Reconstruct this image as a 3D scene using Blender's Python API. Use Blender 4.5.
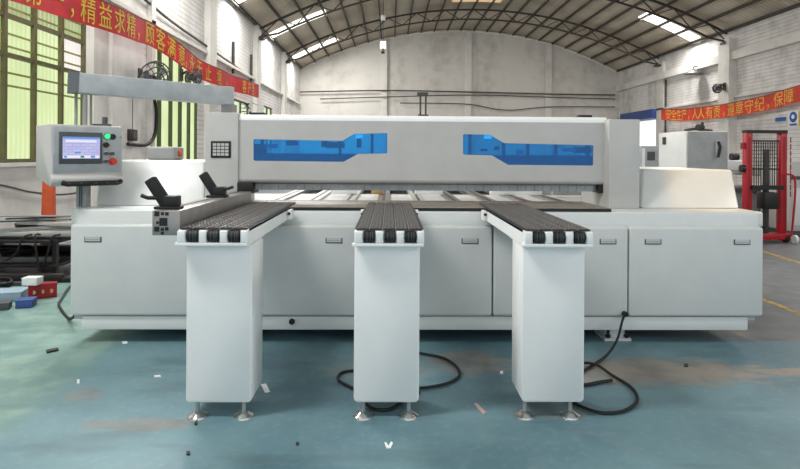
import bpy, bmesh, math, random
from mathutils import Vector, Matrix
random.seed(7)
scene = bpy.context.scene
for o in list(bpy.data.objects): bpy.data.objects.remove(o)
C = scene.collection
R = math.radians

# ------------------------------------------------------------------ camera
F = 578.0                      # focal length in pixels of the 800 px wide frame
CX, CY = 400.0, 154.0          # where the level line of sight meets the picture
cam_d = bpy.data.cameras.new('camera'); cam = bpy.data.objects.new('camera', cam_d); C.objects.link(cam)
cam_d.sensor_width = 36; cam_d.lens = F/800*36; cam_d.clip_end = 200
cam_d.shift_y = -(234.5-CY)/800
CAM = Vector((0, 0, 1.40))
ROT = Matrix.Rotation(R(-1.0), 3, 'Z') @ Matrix.Rotation(R(90), 3, 'X') @ Matrix.Rotation(R(0.38), 3, 'Z')
cam.matrix_world = Matrix.Translation(CAM) @ ROT.to_4x4()
scene.camera = cam
def P(px, py, Y):
    """world point seen at a photo pixel, at depth Y"""
    d = ROT @ Vector(((px-CX)/F, -(py-CY)/F, -1.0))
    return CAM + d*(Y/d.y)
def PX(px, Y, py=200): return P(px, py, Y).x
def PZ(px, py, Y): return P(px, py, Y).z

# ------------------------------------------------------------------ light
vs = scene.view_settings
vs.view_transform = 'Standard'; vs.look = 'None'; vs.gamma = 1.0; vs.use_curve_mapping = False
vs.exposure = 0.08
world = bpy.data.worlds.new('daylight'); scene.world = world; world.use_nodes = True
bg = world.node_tree.nodes['Background']; bg.inputs[0].default_value = (0.90, 0.96, 1.0, 1); bg.inputs[1].default_value = 0.95
SKY_W = 280.0                  # daylight through each pair of roof lights
XL, XR, YB, YF = -5.0, 12.75, 32.1, -3.0     # the hall: side walls, back wall, open front behind the camera
EAVE, RISE = 6.12, 2.25
XM = (XL+XR)/2; HS = (XR-XL)/2
RAD = (HS*HS+RISE*RISE)/(2*RISE)
def arc(x, off=0.0):
    return EAVE+RISE-RAD+math.sqrt((RAD-off)**2-(x-XM)**2)
SKYLIGHTS = []                 # (x0, x1, y centre)
for yc in (1.8, 7.25, 12.7, 18.15, 23.6, 29.05):      # the middle of every bay on the left slope
    SKYLIGHTS.append((XL+0.12, XL+2.35, yc))
for yc in (1.8, 12.7, 23.6):                                  # every other bay on the right slope
    SKYLIGHTS.append((XR-2.4, XR-0.2, yc))
for x0, x1, yc in SKYLIGHTS:
    xm = (x0+x1)/2; z0, z1 = arc(x0), arc(x1)
    ld = bpy.data.lights.new('skylight_daylight', 'AREA'); ld.shape = 'RECTANGLE'
    ld.size = math.hypot(x1-x0, z1-z0); ld.size_y = 0.8
    ld.energy = SKY_W; ld.color = (1.0, 0.98, 0.94)
    lo = bpy.data.objects.new('skylight_daylight', ld); C.objects.link(lo)
    lo.location = (xm, yc, arc(xm)-0.16); lo.rotation_euler = (0, -math.atan2(z1-z0, x1-x0), 0)
    lo['kind'] = 'helper'
RIDGE = (5.9, 12.5, 19.1, 25.7)          # amber roof lights along the ridge; a warm spot added under the nearest one tints the right housing
ld = bpy.data.lights.new('warm_patch_spot', 'SPOT'); ld.energy = 1250; ld.color = (1.0, .60, .22); ld.spot_size = R(6.2); ld.spot_blend = .5; ld.shadow_soft_size = .08
lo = bpy.data.objects.new('warm_patch_spot', ld); C.objects.link(lo); lo['kind'] = 'helper'
lo.location = (XM, RIDGE[0], EAVE+RISE-.3)
lo.rotation_euler = (Vector((2.62, 4.76, 1.12))-lo.location).to_track_quat('-Z', 'Y').to_euler()

# ------------------------------------------------------------------ materials
def lin(c): return tuple(((v/255)/12.92 if v/255 <= .04045 else ((v/255+.055)/1.055)**2.4) for v in c)+(1,)
class NT:
    def __init__(s, name):
        s.m = bpy.data.materials.new(name); s.m.use_nodes = True; s.t = s.m.node_tree
        s.b = s.t.nodes['Principled BSDF']
    def n(s, kind, **kw):
        nd = s.t.nodes.new(kind)
        for k, v in kw.items():
            if k.startswith('i_'): nd.inputs[k[2:].replace('_', ' ')].default_value = v
            else: setattr(nd, k, v)
        return nd
    def l(s, a, b): s.t.links.new(a, b)
    def pos(s):
        return s.n('ShaderNodeNewGeometry').outputs['Position']
    def mapped(s, scale):
        mp = s.n('ShaderNodeMapping'); mp.inputs['Scale'].default_value = scale; s.l(s.pos(), mp.inputs['Vector']); return mp.outputs[0]
    def mix(s, fac, a, b):
        m = s.n('ShaderNodeMix', data_type='RGBA')
        for sock, v in ((m.inputs[0], fac), (m.inputs[6], a), (m.inputs[7], b)):
            if isinstance(v, bpy.types.NodeSocket): s.l(v, sock)
            else: sock.default_value = v
        return m.outputs[2]
    def math(s, op, a, b=0.0, c=0.0):
        m = s.n('ShaderNodeMath', operation=op)
        for sock, v in zip(m.inputs, (a, b, c)):
            if isinstance(v, bpy.types.NodeSocket): s.l(v, sock)
            else: sock.default_value = v
        return m.outputs[0]
    def ramp(s, v, a, b):
        m = s.n('ShaderNodeMapRange', interpolation_type='SMOOTHSTEP'); s.l(v, m.inputs[0])
        m.inputs[1].default_value = a; m.inputs[2].default_value = b; return m.outputs[0]
    def noise(s, scale, detail=4, vec=None):
        nd = s.n('ShaderNodeTexNoise'); nd.inputs['Scale'].default_value = scale; nd.inputs['Detail'].default_value = detail
        s.l(vec if vec is not None else s.pos(), nd.inputs['Vector']); return nd.outputs['Fac']
    def bump(s, h, strength, dist=0.01):
        b = s.n('ShaderNodeBump'); b.inputs['Strength'].default_value = strength; b.inputs['Distance'].default_value = dist
        s.l(h, b.inputs['Height']); s.l(b.outputs[0], s.b.inputs['Normal'])
M = {}
def mat(name, rgb, rough=0.5, metal=0.0, var=0.06, scale=6.0, bump=0.0):
    """paint, metal or plastic with a little uneven tone"""
    t = NT(name); c = lin(rgb)
    f = t.noise(scale)
    d = tuple(v*(1-2*var) for v in c[:3])+(1,)
    u = tuple(min(1, v*(1+var)) for v in c[:3])+(1,)
    t.l(t.mix(t.ramp(f, .3, .7), d, u), t.b.inputs['Base Color'])
    t.b.inputs['Roughness'].default_value = rough; t.b.inputs['Metallic'].default_value = metal
    if bump: t.bump(f, bump)
    M[name] = t.m; return t.m
mat('white_paint', (222, 225, 224), .32, var=.015)
mat('leg_white_lit', (238, 240, 239), .3, var=.01)  # white paint lightened to stand in for stronger light on the legs
mat('door_white_shaded', (210, 213, 212), .32, var=.015)  # same white darkened, shade of the upright doors put into the colour
mat('edge_white', (244, 246, 245), .3, var=.01)
mat('light_grey_paint', (192, 191, 188), .38, var=.02)
mat('mid_grey_paint', (150, 152, 152), .45)
mat('cap_grey', (104, 108, 112), .5)
mat('arm_grey', (172, 177, 180), .5, var=.07, scale=9)
mat('dark_grey', (78, 80, 82), .5)
mat('black_plastic', (20, 20, 21), .45)
mat('black_rubber', (16, 17, 18), .6)
mat('roller_dark', (50, 48, 48), .5, var=.12, scale=40)
mat('roller_rib', (122, 118, 114), .45, var=.1, scale=60)
mat('aluminium', (168, 164, 160), .38, .75, var=.05, scale=12)
mat('aluminium_pale', (205, 205, 202), .4, .3, var=.03)
mat('chrome', (215, 212, 208), .18, 1.0)
mat('table_brown', (150, 141, 132), .4, .1, var=.1, scale=14)
mat('red_paint', (180, 16, 34), .4)
mat('dark_red', (150, 22, 26), .45)
mat('orange_paint', (214, 92, 52), .55)
mat('blue_paint', (52, 78, 140), .5)
mat('pale_blue', (150, 172, 190), .5)
mat('banner_red', (192, 18, 32), .6, var=.12, scale=3)
mat('banner_orange_red', (222, 66, 40), .6, var=.12, scale=2)
mat('letter_yellow', (210, 184, 52), .6)
mat('letter_pale', (246, 190, 84), .6)
mat('truss_steel', (62, 56, 50), .7)
mat('purlin_steel', (74, 68, 60), .7)
mat('window_frame', (98, 94, 60), .55)
mat('bar_olive', (150, 152, 92), .6)
mat('window_frame_green', (74, 88, 58), .55)
mat('pipe_dark', (70, 66, 64), .6)
mat('line_yellow', (190, 160, 84), .6, var=.25, scale=14)
mat('cardboard', (182, 150, 112), .8)
mat('white_paper', (238, 240, 240), .8)
mat('pink_paper', (206, 170, 168), .8)
mat('button_red', (214, 52, 30), .35)
mat('tan_wood', (190, 160, 110), .7)
mat('leaf_green', (44, 74, 34), .6, var=.2, scale=8)
mat('sign_blue', (38, 92, 170), .5)
mat('sign_yellow', (226, 190, 50), .5)
mat('shade_dark', (50, 46, 44), .5)

def emit(name, rgb, strength):
    t = NT(name); t.b.inputs['Base Color'].default_value = (.02, .02, .02, 1)
    t.b.inputs['Emission Color'].default_value = lin(rgb); t.b.inputs['Emission Strength'].default_value = strength
    M[name] = t.m; return t
emit('roof_light', (255, 252, 244), 2.2)
emit('roof_light_amber', (214, 178, 140), .9)
emit('green_lamp', (40, 235, 130), 1.6)
emit('white_glow', (255, 255, 250), 1.3)
# day-lit green glass with curtains behind it
def window_glass(name, c0, c1, strength):
    t = NT(name)
    w = t.n('ShaderNodeTexWave', wave_type='BANDS', bands_direction='Y'); w.inputs['Scale'].default_value = 3.2
    w.inputs['Distortion'].default_value = 1.5; w.inputs['Detail'].default_value = 2
    t.l(t.pos(), w.inputs['Vector'])
    col = t.mix(t.math('MULTIPLY', w.outputs['Fac'], t.ramp(t.noise(1.3), .25, .75)), lin(c0), lin(c1))
    t.b.inputs['Base Color'].default_value = lin((90, 100, 70)); t.b.inputs['Roughness'].default_value = .2
    t.l(col, t.b.inputs['Emission Color']); t.b.inputs['Emission Strength'].default_value = strength
    M[name] = t.m
window_glass('glass_green', (200, 216, 158), (232, 240, 198), 1.02)
window_glass('glass_green_dim', (168, 184, 134), (212, 218, 174), .85)
window_glass('glass_far', (206, 226, 190), (240, 246, 226), .9)
window_glass('glass_white', (240, 228, 226), (255, 250, 246), .95)
window_glass('daylight_opening', (250, 250, 252), (255, 255, 255), 1.15)
# blue acrylic
t = NT('blue_acrylic')
tr = t.n('ShaderNodeBsdfTransparent'); tr.inputs[0].default_value = (.13, .64, 1.0, 1)
gl = t.n('ShaderNodeBsdfGlossy'); gl.inputs['Roughness'].default_value = .04; gl.inputs[0].default_value = (.8, .9, 1, 1)
df = t.n('ShaderNodeBsdfDiffuse'); df.inputs[0].default_value = (.02, .36, .95, 1)
m1 = t.n('ShaderNodeMixShader'); m1.inputs[0].default_value = .2; t.l(tr.outputs[0], m1.inputs[1]); t.l(df.outputs[0], m1.inputs[2])
m2 = t.n('ShaderNodeMixShader'); fr = t.n('ShaderNodeFresnel'); fr.inputs[0].default_value = 1.45; t.l(fr.outputs[0], m2.inputs[0])
t.l(m1.outputs[0], m2.inputs[1]); t.l(gl.outputs[0], m2.inputs[2])
t.l(m2.outputs[0], t.t.nodes['Material Output'].inputs[0]); M['blue_acrylic'] = t.m
# console screen picture
t = NT('screen_glow')
br = t.n('ShaderNodeTexBrick'); br.inputs['Color1'].default_value = lin((190, 192, 240)); br.inputs['Color2'].default_value = lin((208, 206, 246))
br.inputs['Mortar'].default_value = lin((160, 160, 220)); br.inputs['Scale'].default_value = 1; br.inputs['Brick Width'].default_value = .055
br.inputs['Row Height'].default_value = .021; br.inputs['Mortar Size'].default_value = .0015
tc = t.n('ShaderNodeTexCoord'); sp = t.n('ShaderNodeSeparateXYZ'); cb = t.n('ShaderNodeCombineXYZ')
t.l(tc.outputs['Object'], sp.inputs[0]); t.l(sp.outputs[0], cb.inputs[0]); t.l(sp.outputs[2], cb.inputs[1]); t.l(cb.outputs[0], br.inputs['Vector'])
t.b.inputs['Base Color'].default_value = (.03, .03, .05, 1); t.b.inputs['Roughness'].default_value = .2
t.l(br.outputs[0], t.b.inputs['Emission Color']); t.b.inputs['Emission Strength'].default_value = .8; M['screen_glow'] = t.m
emit('screen_white', (232, 236, 250), .9); emit('screen_blue', (96, 150, 226), .85); emit('screen_green', (70, 150, 120), .7)
# whitewashed walls: brick courses show as fine relief, streaks and dirt
def wall_mat(name, base, dirt, courses=True, dirt_amt=.5):
    t = NT(name)
    st = t.noise(1.0, 6, t.mapped((.5, .5, .16))); sp = t.noise(2.6, 6)
    f = t.math('MULTIPLY', t.ramp(t.math('ADD', t.math('MULTIPLY', st, .65), t.math('MULTIPLY', sp, .35)), .44, .7), dirt_amt)
    col = t.mix(f, lin(base), lin(dirt))
    if courses:
        br = t.n('ShaderNodeTexBrick'); s = t.n('ShaderNodeSeparateXYZ'); c = t.n('ShaderNodeCombineXYZ')
        t.l(t.pos(), s.inputs[0]); t.l(t.math('ADD', s.outputs[0], s.outputs[1]), c.inputs[0]); t.l(s.outputs[2], c.inputs[1])
        t.l(c.outputs[0], br.inputs['Vector']); br.inputs['Scale'].default_value = 1
        br.inputs['Brick Width'].default_value = 30.0; br.inputs['Row Height'].default_value = .125; br.inputs['Mortar Size'].default_value = .014
        br.inputs['Mortar Smooth'].default_value = .4
        col = t.mix(t.math('MULTIPLY', br.outputs['Fac'], t.math('MULTIPLY', t.ramp(s.outputs[1], 11.6, 12.2), .34)), col, lin(dirt))
        t.bump(t.math('MULTIPLY', br.outputs['Fac'], t.math('MULTIPLY', t.ramp(s.outputs[1], 11.6, 12.2), -1.0)), .6, .02)
    else: t.bump(sp, .12, .01)
    t.l(col, t.b.inputs['Base Color']); t.b.inputs['Roughness'].default_value = .85; M[name] = t.m
wall_mat('whitewashed_brick', (228, 225, 222), (128, 122, 120))
wall_mat('plaster', (216, 213, 207), (158, 152, 144), False, .55)
wall_mat('pier_plaster', (222, 219, 213), (160, 154, 148), False, .4)
# roof sheet
t = NT('roof_sheet'); w = t.n('ShaderNodeTexWave', wave_type='BANDS', bands_direction='Y'); w.inputs['Scale'].default_value = 1.6
t.l(t.pos(), w.inputs['Vector'])
col = t.mix(t.ramp(t.noise(.5, 5), .35, .7), lin((214, 204, 186)), lin((180, 166, 146)))
t.l(t.mix(t.math('MULTIPLY', w.outputs['Fac'], .22), col, lin((70, 64, 56))), t.b.inputs['Base Color']); t.b.inputs['Roughness'].default_value = .75
t.bump(w.outputs['Fac'], .5, .03); M['roof_sheet'] = t.m
# floor: worn teal paint, greener on the left, bare concrete patches, plain grey behind the machine
t = NT('floor_paint')
s = t.n('ShaderNodeSeparateXYZ'); t.l(t.pos(), s.inputs[0]); X, Y = s.outputs[0], s.outputs[1]
n1 = t.noise(.9, 6); n2 = t.noise(5.0, 6); n3 = t.noise(14, 4, t.mapped((.35, 1.3, 1)))
teal = t.mix(t.ramp(n1, .35, .68), lin((84, 118, 129)), lin((112, 146, 155)))
teal = t.mix(t.math('MULTIPLY', t.ramp(n2, .5, .72), .35), teal, lin((122, 145, 150)))
green = t.mix(t.ramp(n2, .4, .65), lin((108, 142, 137)), lin((136, 164, 154)))
wob = t.math('MULTIPLY', t.math('SUBTRACT', n1, .5), .9)
fg = t.math('MULTIPLY', t.ramp(t.math('SUBTRACT', t.math('MULTIPLY', X, -1), t.math('MULTIPLY', wob, .6)), 1.78, 2.05), t.ramp(t.math('ADD', Y, wob), 2.3, 3.0))
n4 = t.noise(22, 8); n5 = t.noise(2.2, 8, t.mapped((.5, 1.6, 1)))
teal = t.mix(t.math('MULTIPLY', t.ramp(n4, .50, .72), .18), teal, lin((150, 170, 174)))
teal = t.mix(t.math('MULTIPLY', t.ramp(n5, .52, .70), .45), teal, lin((70, 92, 96)))
green = t.mix(t.math('MULTIPLY', t.ramp(n5, .52, .68), .5), green, lin((96, 122, 118)))
col = t.mix(t.math('MULTIPLY', fg, .85), teal, green)
grey = t.mix(t.ramp(n2, .35, .7), lin((104, 110, 114)), lin((126, 131, 134)))
def blob(x, y, rx, ry, gain=1.0):
    a = t.math('POWER', t.math('DIVIDE', t.math('SUBTRACT', X, x), rx), 2); b = t.math('POWER', t.math('DIVIDE', t.math('SUBTRACT', Y, y), ry), 2)
    d = t.math('ADD', t.math('ADD', a, b), t.math('MULTIPLY', t.math('SUBTRACT', n3, .5), 3.2))
    return t.math('MULTIPLY', t.math('SUBTRACT', 1.0, t.ramp(d, .35, 1.15)), gain)
w1 = blob(1.75, 3.72, .85, .26, .75)
for a in ((2.75, 3.72, .55, .06, .75), (.55, 3.9, .3, .25, .55), (1.35, 3.62, .5, .1, .6), (-1.25, 3.0, .32, .08, .5), (-1.75, 3.35, .12, .12, .4), (-.05, 3.75, .4, .2, .35), (.9, 3.15, .25, .1, .3)):
    w1 = t.math('MAXIMUM', w1, blob(*a))
col = t.mix(w1, col, t.mix(t.ramp(n2, .4, .7), lin((152, 134, 118)), lin((122, 110, 100))))
col = t.mix(t.ramp(t.math('ADD', t.math('ADD', Y, t.math('MULTIPLY', X, .12)), t.math('SUBTRACT', t.math('MULTIPLY', wob, .05), t.math('MULTIPLY', t.ramp(t.math('MULTIPLY', X, -1), 2.0, 2.5), 1.3))), 4.66, 4.70), col, grey)
t.l(col, t.b.inputs['Base Color']); rr = t.n('ShaderNodeMapRange'); t.l(n2, rr.inputs[0]); rr.inputs[3].default_value = .34; rr.inputs[4].default_value = .6
t.l(rr.outputs[0], t.b.inputs['Roughness']); t.bump(n2, .06, .01); M['floor_paint'] = t.m

# ------------------------------------------------------------------ mesh helpers
ORG = {}
class MB:
    def __init__(s): s.v = []; s.f = []
    def add(s, vs, fs):
        b = len(s.v); s.v += [Vector(v) for v in vs]; s.f += [tuple(i+b for i in f) for f in fs]; return s
    def box(s, x0, x1, y0, y1, z0, z1):
        return s.add([(x0,y0,z0),(x1,y0,z0),(x1,y1,z0),(x0,y1,z0),(x0,y0,z1),(x1,y0,z1),(x1,y1,z1),(x0,y1,z1)],
                     [(0,3,2,1),(4,5,6,7),(0,1,5,4),(1,2,6,5),(2,3,7,6),(3,0,4,7)])
    def hexa(s, p):            # 4 bottom + 4 top points
        return s.add(p, [(0,3,2,1),(4,5,6,7),(0,1,5,4),(1,2,6,5),(2,3,7,6),(3,0,4,7)])
    def prism(s, poly, a, b, axis='x'):
        """polygon swept from a to b along an axis; poly in the two other axes (in xyz order)"""
        def pt(q, w): return {'x': (w, q[0], q[1]), 'y': (q[0], w, q[1]), 'z': (q[0], q[1], w)}[axis]
        n = len(poly); vs = [pt(q, a) for q in poly]+[pt(q, b) for q in poly]
        return s.add(vs, [tuple(range(n))[::-1], tuple(range(n, 2*n))]+[(i, (i+1) % n, n+(i+1) % n, n+i) for i in range(n)])
    def tube(s, path, r, n=8, caps=True):
        path = [Vector(p) for p in path]; rings = []
        up = None
        for i, p in enumerate(path):
            d = (path[min(i+1, len(path)-1)]-path[max(i-1, 0)]).normalized()
            if up is None:
                up = d.orthogonal().normalized()
            u = (up-d*up.dot(d)).normalized() if (up-d*up.dot(d)).length > 1e-5 else d.orthogonal().normalized()
            up = u; w = d.cross(u); rr = r[i] if isinstance(r, (list, tuple)) else r
            rings.append([p+(u*math.cos(2*math.pi*k/n)+w*math.sin(2*math.pi*k/n))*rr for k in range(n)])
        vs = [q for g in rings for q in g]; m = len(path)
        fs = [(i*n+k, i*n+(k+1) % n, (i+1)*n+(k+1) % n, (i+1)*n+k) for i in range(m-1) for k in range(n)]
        if caps: fs += [tuple(range(n))[::-1], tuple((m-1)*n+k for k in range(n))]
        return s.add(vs, fs)
    def cyl(s, a, b, r, n=16): return s.tube([a, b], r, n)
    def bar(s, a, b, w, h):    # square bar
        a, b = Vector(a), Vector(b); d = (b-a).normalized(); u = d.cross(Vector((0,0,1)))
        u = u.normalized() if u.length > 1e-4 else Vector((1,0,0)); v = u.cross(d)
        q = [(-w/2,-h/2),(w/2,-h/2),(w/2,h/2),(-w/2,h/2)]
        return s.add([a+u*i+v*j for i, j in q]+[b+u*i+v*j for i, j in q], [(0,1,2,3),(7,6,5,4),(0,4,5,1),(1,5,6,2),(2,6,7,3),(3,7,4,0)])
    def rot(s, ang, c, axis='Z', start=0):
        m = Matrix.Rotation(ang, 3, axis); c = Vector(c)
        for i in range(start, len(s.v)): s.v[i] = m @ (s.v[i]-c)+c
        return s
def build(name, mb, material, parent=None, bevel=0.0, seg=2, smooth=False, local=False):
    """one mesh object; points in world space unless local"""
    if parent is not None: org = ORG[parent] if not local else Vector((0,0,0))
    else:
        xs = [v.x for v in mb.v]; ys = [v.y for v in mb.v]
        org = Vector(((min(xs)+max(xs))/2, (min(ys)+max(ys))/2, min(v.z for v in mb.v)))
    me = bpy.data.meshes.new(name); me.from_pydata([v-org for v in mb.v], [], mb.f)
    bm = bmesh.new(); bm.from_mesh(me); bmesh.ops.recalc_face_normals(bm, faces=bm.faces)
    if bevel:
        es = [e for e in bm.edges if len(e.link_faces) == 2 and e.calc_face_angle(0) > R(28)]
        bmesh.ops.bevel(bm, geom=es, offset=bevel, segments=seg, affect='EDGES', profile=.5)
    if smooth or bevel:
        for f in bm.faces: f.smooth = True
        for e in bm.edges:
            if len(e.link_faces) == 2 and e.calc_face_angle(0) > R(40): e.smooth = False
    bm.to_mesh(me); bm.free()
    me.materials.append(M[material] if isinstance(material, str) else material)
    o = bpy.data.objects.new(name, me); C.objects.link(o)
    if parent is not None: o.parent = parent; ORG[o] = ORG[parent]
    else: o.location = org; ORG[o] = org
    return o
def thing(name, label, cat, loc=(0,0,0), group=None, rotz=0.0):
    o = bpy.data.objects.new(name, None); C.objects.link(o); o.empty_display_size = .1
    o.location = loc; o.rotation_euler = (0, 0, rotz); ORG[o] = Vector(loc)
    return tag(o, label, cat, group)
def tag(o, label, cat, group=None):
    o['label'] = label; o['category'] = cat
    if group: o['group'] = group
    return o
def struct(o, label=None, cat=None):
    o['kind'] = 'structure'
    if label: o['label'] = label
    if cat: o['category'] = cat
    return o
def spline(pts, n=8):
    pts = [Vector(p) for p in pts]; out = []
    for i in range(len(pts)-1):
        p0, p1, p2, p3 = pts[max(i-1, 0)], pts[i], pts[i+1], pts[min(i+2, len(pts)-1)]
        for k in range(n):
            u = k/n
            out.append(.5*((2*p1)+(p2-p0)*u+(2*p0-5*p1+4*p2-p3)*u*u+(3*p1-p0-3*p2+p3)*u**3))
    return out+[pts[-1]]
GLYPH = {}
def glyph(ch):
    if ch not in GLYPH:
        cu = bpy.data.curves.new('glyph', 'FONT'); cu.body = ch; cu.size = 1.0; cu.resolution_u = 2
        ob = bpy.data.objects.new('glyph', cu); C.objects.link(ob)
        dg = bpy.context.evaluated_depsgraph_get(); dg.update()
        me = bpy.data.meshes.new_from_object(ob.evaluated_get(dg))
        vs = [v.co.copy() for v in me.vertices]; fs = [tuple(p.vertices) for p in me.polygons]
        bpy.data.objects.remove(ob); bpy.data.curves.remove(cu); bpy.data.meshes.remove(me)
        GLYPH[ch] = (vs, fs)
    return GLYPH[ch]

# ================================================================== THE HALL
# ---- floor
floor = struct(build('floor', MB().box(XL-.3, XR+.3, YF, YB+.3, -.15, 0), 'floor_paint'), 'worn teal painted concrete floor of the hall', 'floor')
def floor_line(a, b, w):
    build('painted_line', MB().bar((a[0], a[1], .0015), (b[0], b[1], .0015), w, .003), 'line_yellow', floor)
def G(px, py):
    d = ROT @ Vector(((px-CX)/F, -(py-CY)/F, -1.0)); return CAM+d*(-CAM.z/d.z)
q = G(764, 300), G(800, 314); dd = (q[1]-q[0]).normalized(); floor_line(q[0]-dd*.8, q[1]+dd*.5, .07)
q = G(768, 253), G(800, 263); dd = (q[1]-q[0]).normalized(); floor_line(q[0]-dd*1.5, q[1]+dd*.6, .08)

# ---- walls
WINS = [(7.0, 9.635, 1.25, 3.72), (12.15, 15.15, 1.05, 3.72), (17.7, 20.6, 1.3, 3.15), (23.0, 24.6, 1.5, 3.3)]
mb = MB(); y = YF; zt = EAVE+.12
for (a, b, z0, z1) in WINS:
    mb.box(XL-.3, XL, y, a, 0, zt); mb.box(XL-.3, XL, a, b, 0, z0); mb.box(XL-.3, XL, a, b, z1, zt); y = b
mb.box(XL-.3, XL, y, YB+.3, 0, zt)
wall_l = struct(build('wall_left', mb, 'whitewashed_brick'), 'whitewashed side wall with green-lit windows', 'wall')
mb = MB(); OPN = (27.3, 30.4, 0.0, 3.15)
mb.box(XR, XR+.3, YF, OPN[0], 0, zt); mb.box(XR, XR+.3, OPN[0], OPN[1], OPN[3], zt); mb.box(XR, XR+.3, OPN[1], YB+.3, 0, zt)
wall_r = struct(build('wall_right', mb, 'whitewashed_brick'), 'whitewashed side wall with red banner', 'wall')
poly = [(XL, 0), (XR, 0)]+[(XR-(XR-XL)*i/32, arc(XR-(XR-XL)*i/32)+.05) for i in range(33)]
wall_b = struct(build('wall_back', MB().prism(poly, YB, YB+.3, 'y'), 'plaster'), 'tall pale end wall under the curved roof', 'wall')
for px in (384, 468, 548):
    x = PX(px, YB, 80); build('pilaster', MB().box(x-.17, x+.17, YB-.16, YB, 0, arc(x)-.12), 'pier_plaster', wall_b)
build('cornice', MB().tube([(XL+.1+(XR-XL-.2)*i/40, YB-.03, arc(XL+.1+(XR-XL-.2)*i/40)-.1) for i in range(41)], .07, 6), 'pier_plaster', wall_b)
for yc in (15.9, 21.4, 26.9):
    build('pier', MB().box(XL, XL+.16, yc-.3, yc+.3, 0, EAVE-.05), 'pier_plaster', wall_l)
    tk = .3 if yc < 25 else .12
    build('pier', MB().box(XR-tk, XR, yc-.35, yc+.35, 0, EAVE-.35), 'pier_plaster', wall_r)
for (a, b) in ((9.64, 9.78), (11.95, 12.15)):
    build('pier', MB().box(XL, XL+.1, a, b, 0, EAVE-.5), 'pier_plaster', wall_l)
build('pier', MB().box(XL, XL+.06, 10.35, 10.41, 0, EAVE-.5), 'pier_plaster', wall_l)
build('tie_beam', MB().box(XR-.22, XR, YF, YB-.17, 4.95, 5.25), 'pier_plaster', wall_r)
build('ledge', MB().box(XR-.12, XR, YF, YB-.17, 3.55, 3.63), 'pier_plaster', wall_r)
build('ledge', MB().box(XL, XL+.1, 9.6, YB-.17, 4.05, 4.13), 'pier_plaster', wall_l)

# ---- windows of the left wall
def window(n, spec, cols, rows, glass, label, frame='window_frame', white=None, grille=True, thick=.05):
    a, b, z0, z1 = spec
    w = bpy.data.objects.new('window_%d' % n, None); C.objects.link(w); w.location = (XL, (a+b)/2, z0); ORG[w] = Vector(w.location)
    struct(w, label, 'window')
    fr = MB(); t_ = .05; x0, x1 = XL-.13, XL-.03
    fr.box(x0, x1, a, b, z0, z0+t_); fr.box(x0, x1, a, b, z1-t_, z1); fr.box(x0, x1, a, a+t_, z0+t_, z1-t_); fr.box(x0, x1, b-t_, b, z0+t_, z1-t_)
    build('outer_frame', fr, frame, w)
    for i in cols[1:-1]: build('mullion', MB().box(x0, x1, i-thick/2, i+thick/2, z0+t_, z1-t_), frame, w)
    for k in rows[1:-1]: build('transom', MB().box(x0-.005, x1-.01, a+t_, b-t_, k-.028, k+.028), frame, w)
    for i in range(len(cols)-1):
        for k in range(len(rows)-1):
            g = glass if not (k == len(rows)-2 and len(rows) > 3) else 'glass_green_dim'
            if white == (i, k): g = 'glass_white'
            build('pane', MB().box(XL-.10, XL-.09, cols[i]+thick/2, cols[i+1]-thick/2, rows[k]+.035, rows[k+1]-.035), g, w)
    if grille:
        yy = a+.16
        while yy < b-.05:
            build('grille_bar', MB().cyl((XL-.155, yy, z0), (XL-.155, yy, z1), .006, 6), 'bar_olive', w); yy += .16
    for dz in (.25, .42) if grille else ():
        for k in range(1, len(rows)):
            build('grille_rail', MB().box(XL-.08, XL-.07, a+t_, b-t_, rows[k]-dz, rows[k]-dz+.028), 'bar_olive', w)
    build('window_sill', MB().box(XL-.14, XL+.07, a-.06, b+.06, z0-.05, z0), 'pier_plaster', w)
window(1, WINS[0], [7.0, 7.656, 8.29, 8.967, 9.635], [1.25, 2.68, 3.2, 3.72], 'glass_green', 'large olive framed window nearest the control console', white=(3, 1), thick=.06)
window(2, WINS[1], [12.15, 12.75, 13.4, 14.0, 14.6, 15.15], [1.05, 3.0, 3.72], 'glass_green', 'tall green window behind the grey overhead arm', 'window_frame_green', grille=False, thick=.1)
window(3, WINS[2], [17.7, 18.7, 19.6, 20.6], [1.3, 2.4, 3.15], 'glass_far', 'distant pale window below the end of the left banner', grille=False)
window(4, WINS[3], [23.0, 23.8, 24.6], [1.5, 2.4, 3.3], 'glass_far', 'small far window on the left wall near the corner', grille=False)
# ---- bright doorway in the right wall
dw = bpy.data.objects.new('door_1', None); C.objects.link(dw); dw.location = (XR, 28.8, 0); ORG[dw] = Vector(dw.location)
struct(dw, 'bright open doorway under a blue header in the right wall', 'doorway')
build('daylit_panel', MB().box(XR+.22, XR+.26, OPN[0], OPN[1], 0, OPN[3]), 'daylight_opening', dw)
build('blue_header', MB().box(XR-.34, XR, OPN[0]-.1, OPN[1]+.6, 3.18, 3.62), 'blue_paint', dw)

# ---- roof
ceiling = bpy.data.objects.new('ceiling', None); C.objects.link(ceiling); ceiling.location = (XM, 12, EAVE); ORG[ceiling] = Vector(ceiling.location)
struct(ceiling, 'curved sheet metal roof on dark purlins', 'roof')
mb = MB(); N = 44
xs = [XL-.3+(XR-XL+.6)*i/N for i in range(N+1)]
mb.add([(x, YF, arc(x)) for x in xs]+[(x, YB+.3, arc(x)) for x in xs]+[(x, YF, arc(x)+.06) for x in xs]+[(x, YB+.3, arc(x)+.06) for x in xs],
       [(i, i+1, N+2+i, N+1+i) for i in range(N)]+[(2*N+2+i, 3*N+3+i, 3*N+4+i, 2*N+3+i) for i in range(N)])
build('roof_sheet', mb, 'roof_sheet', ceiling, smooth=True)
for i in range(25):
    x = XL+.12+(XR-XL-.24)*i/24; z = arc(x, .07)
    build('purlin', MB().box(x-.03, x+.03, YF, YB, z-.05, z+.05), 'purlin_steel', ceiling)
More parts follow.
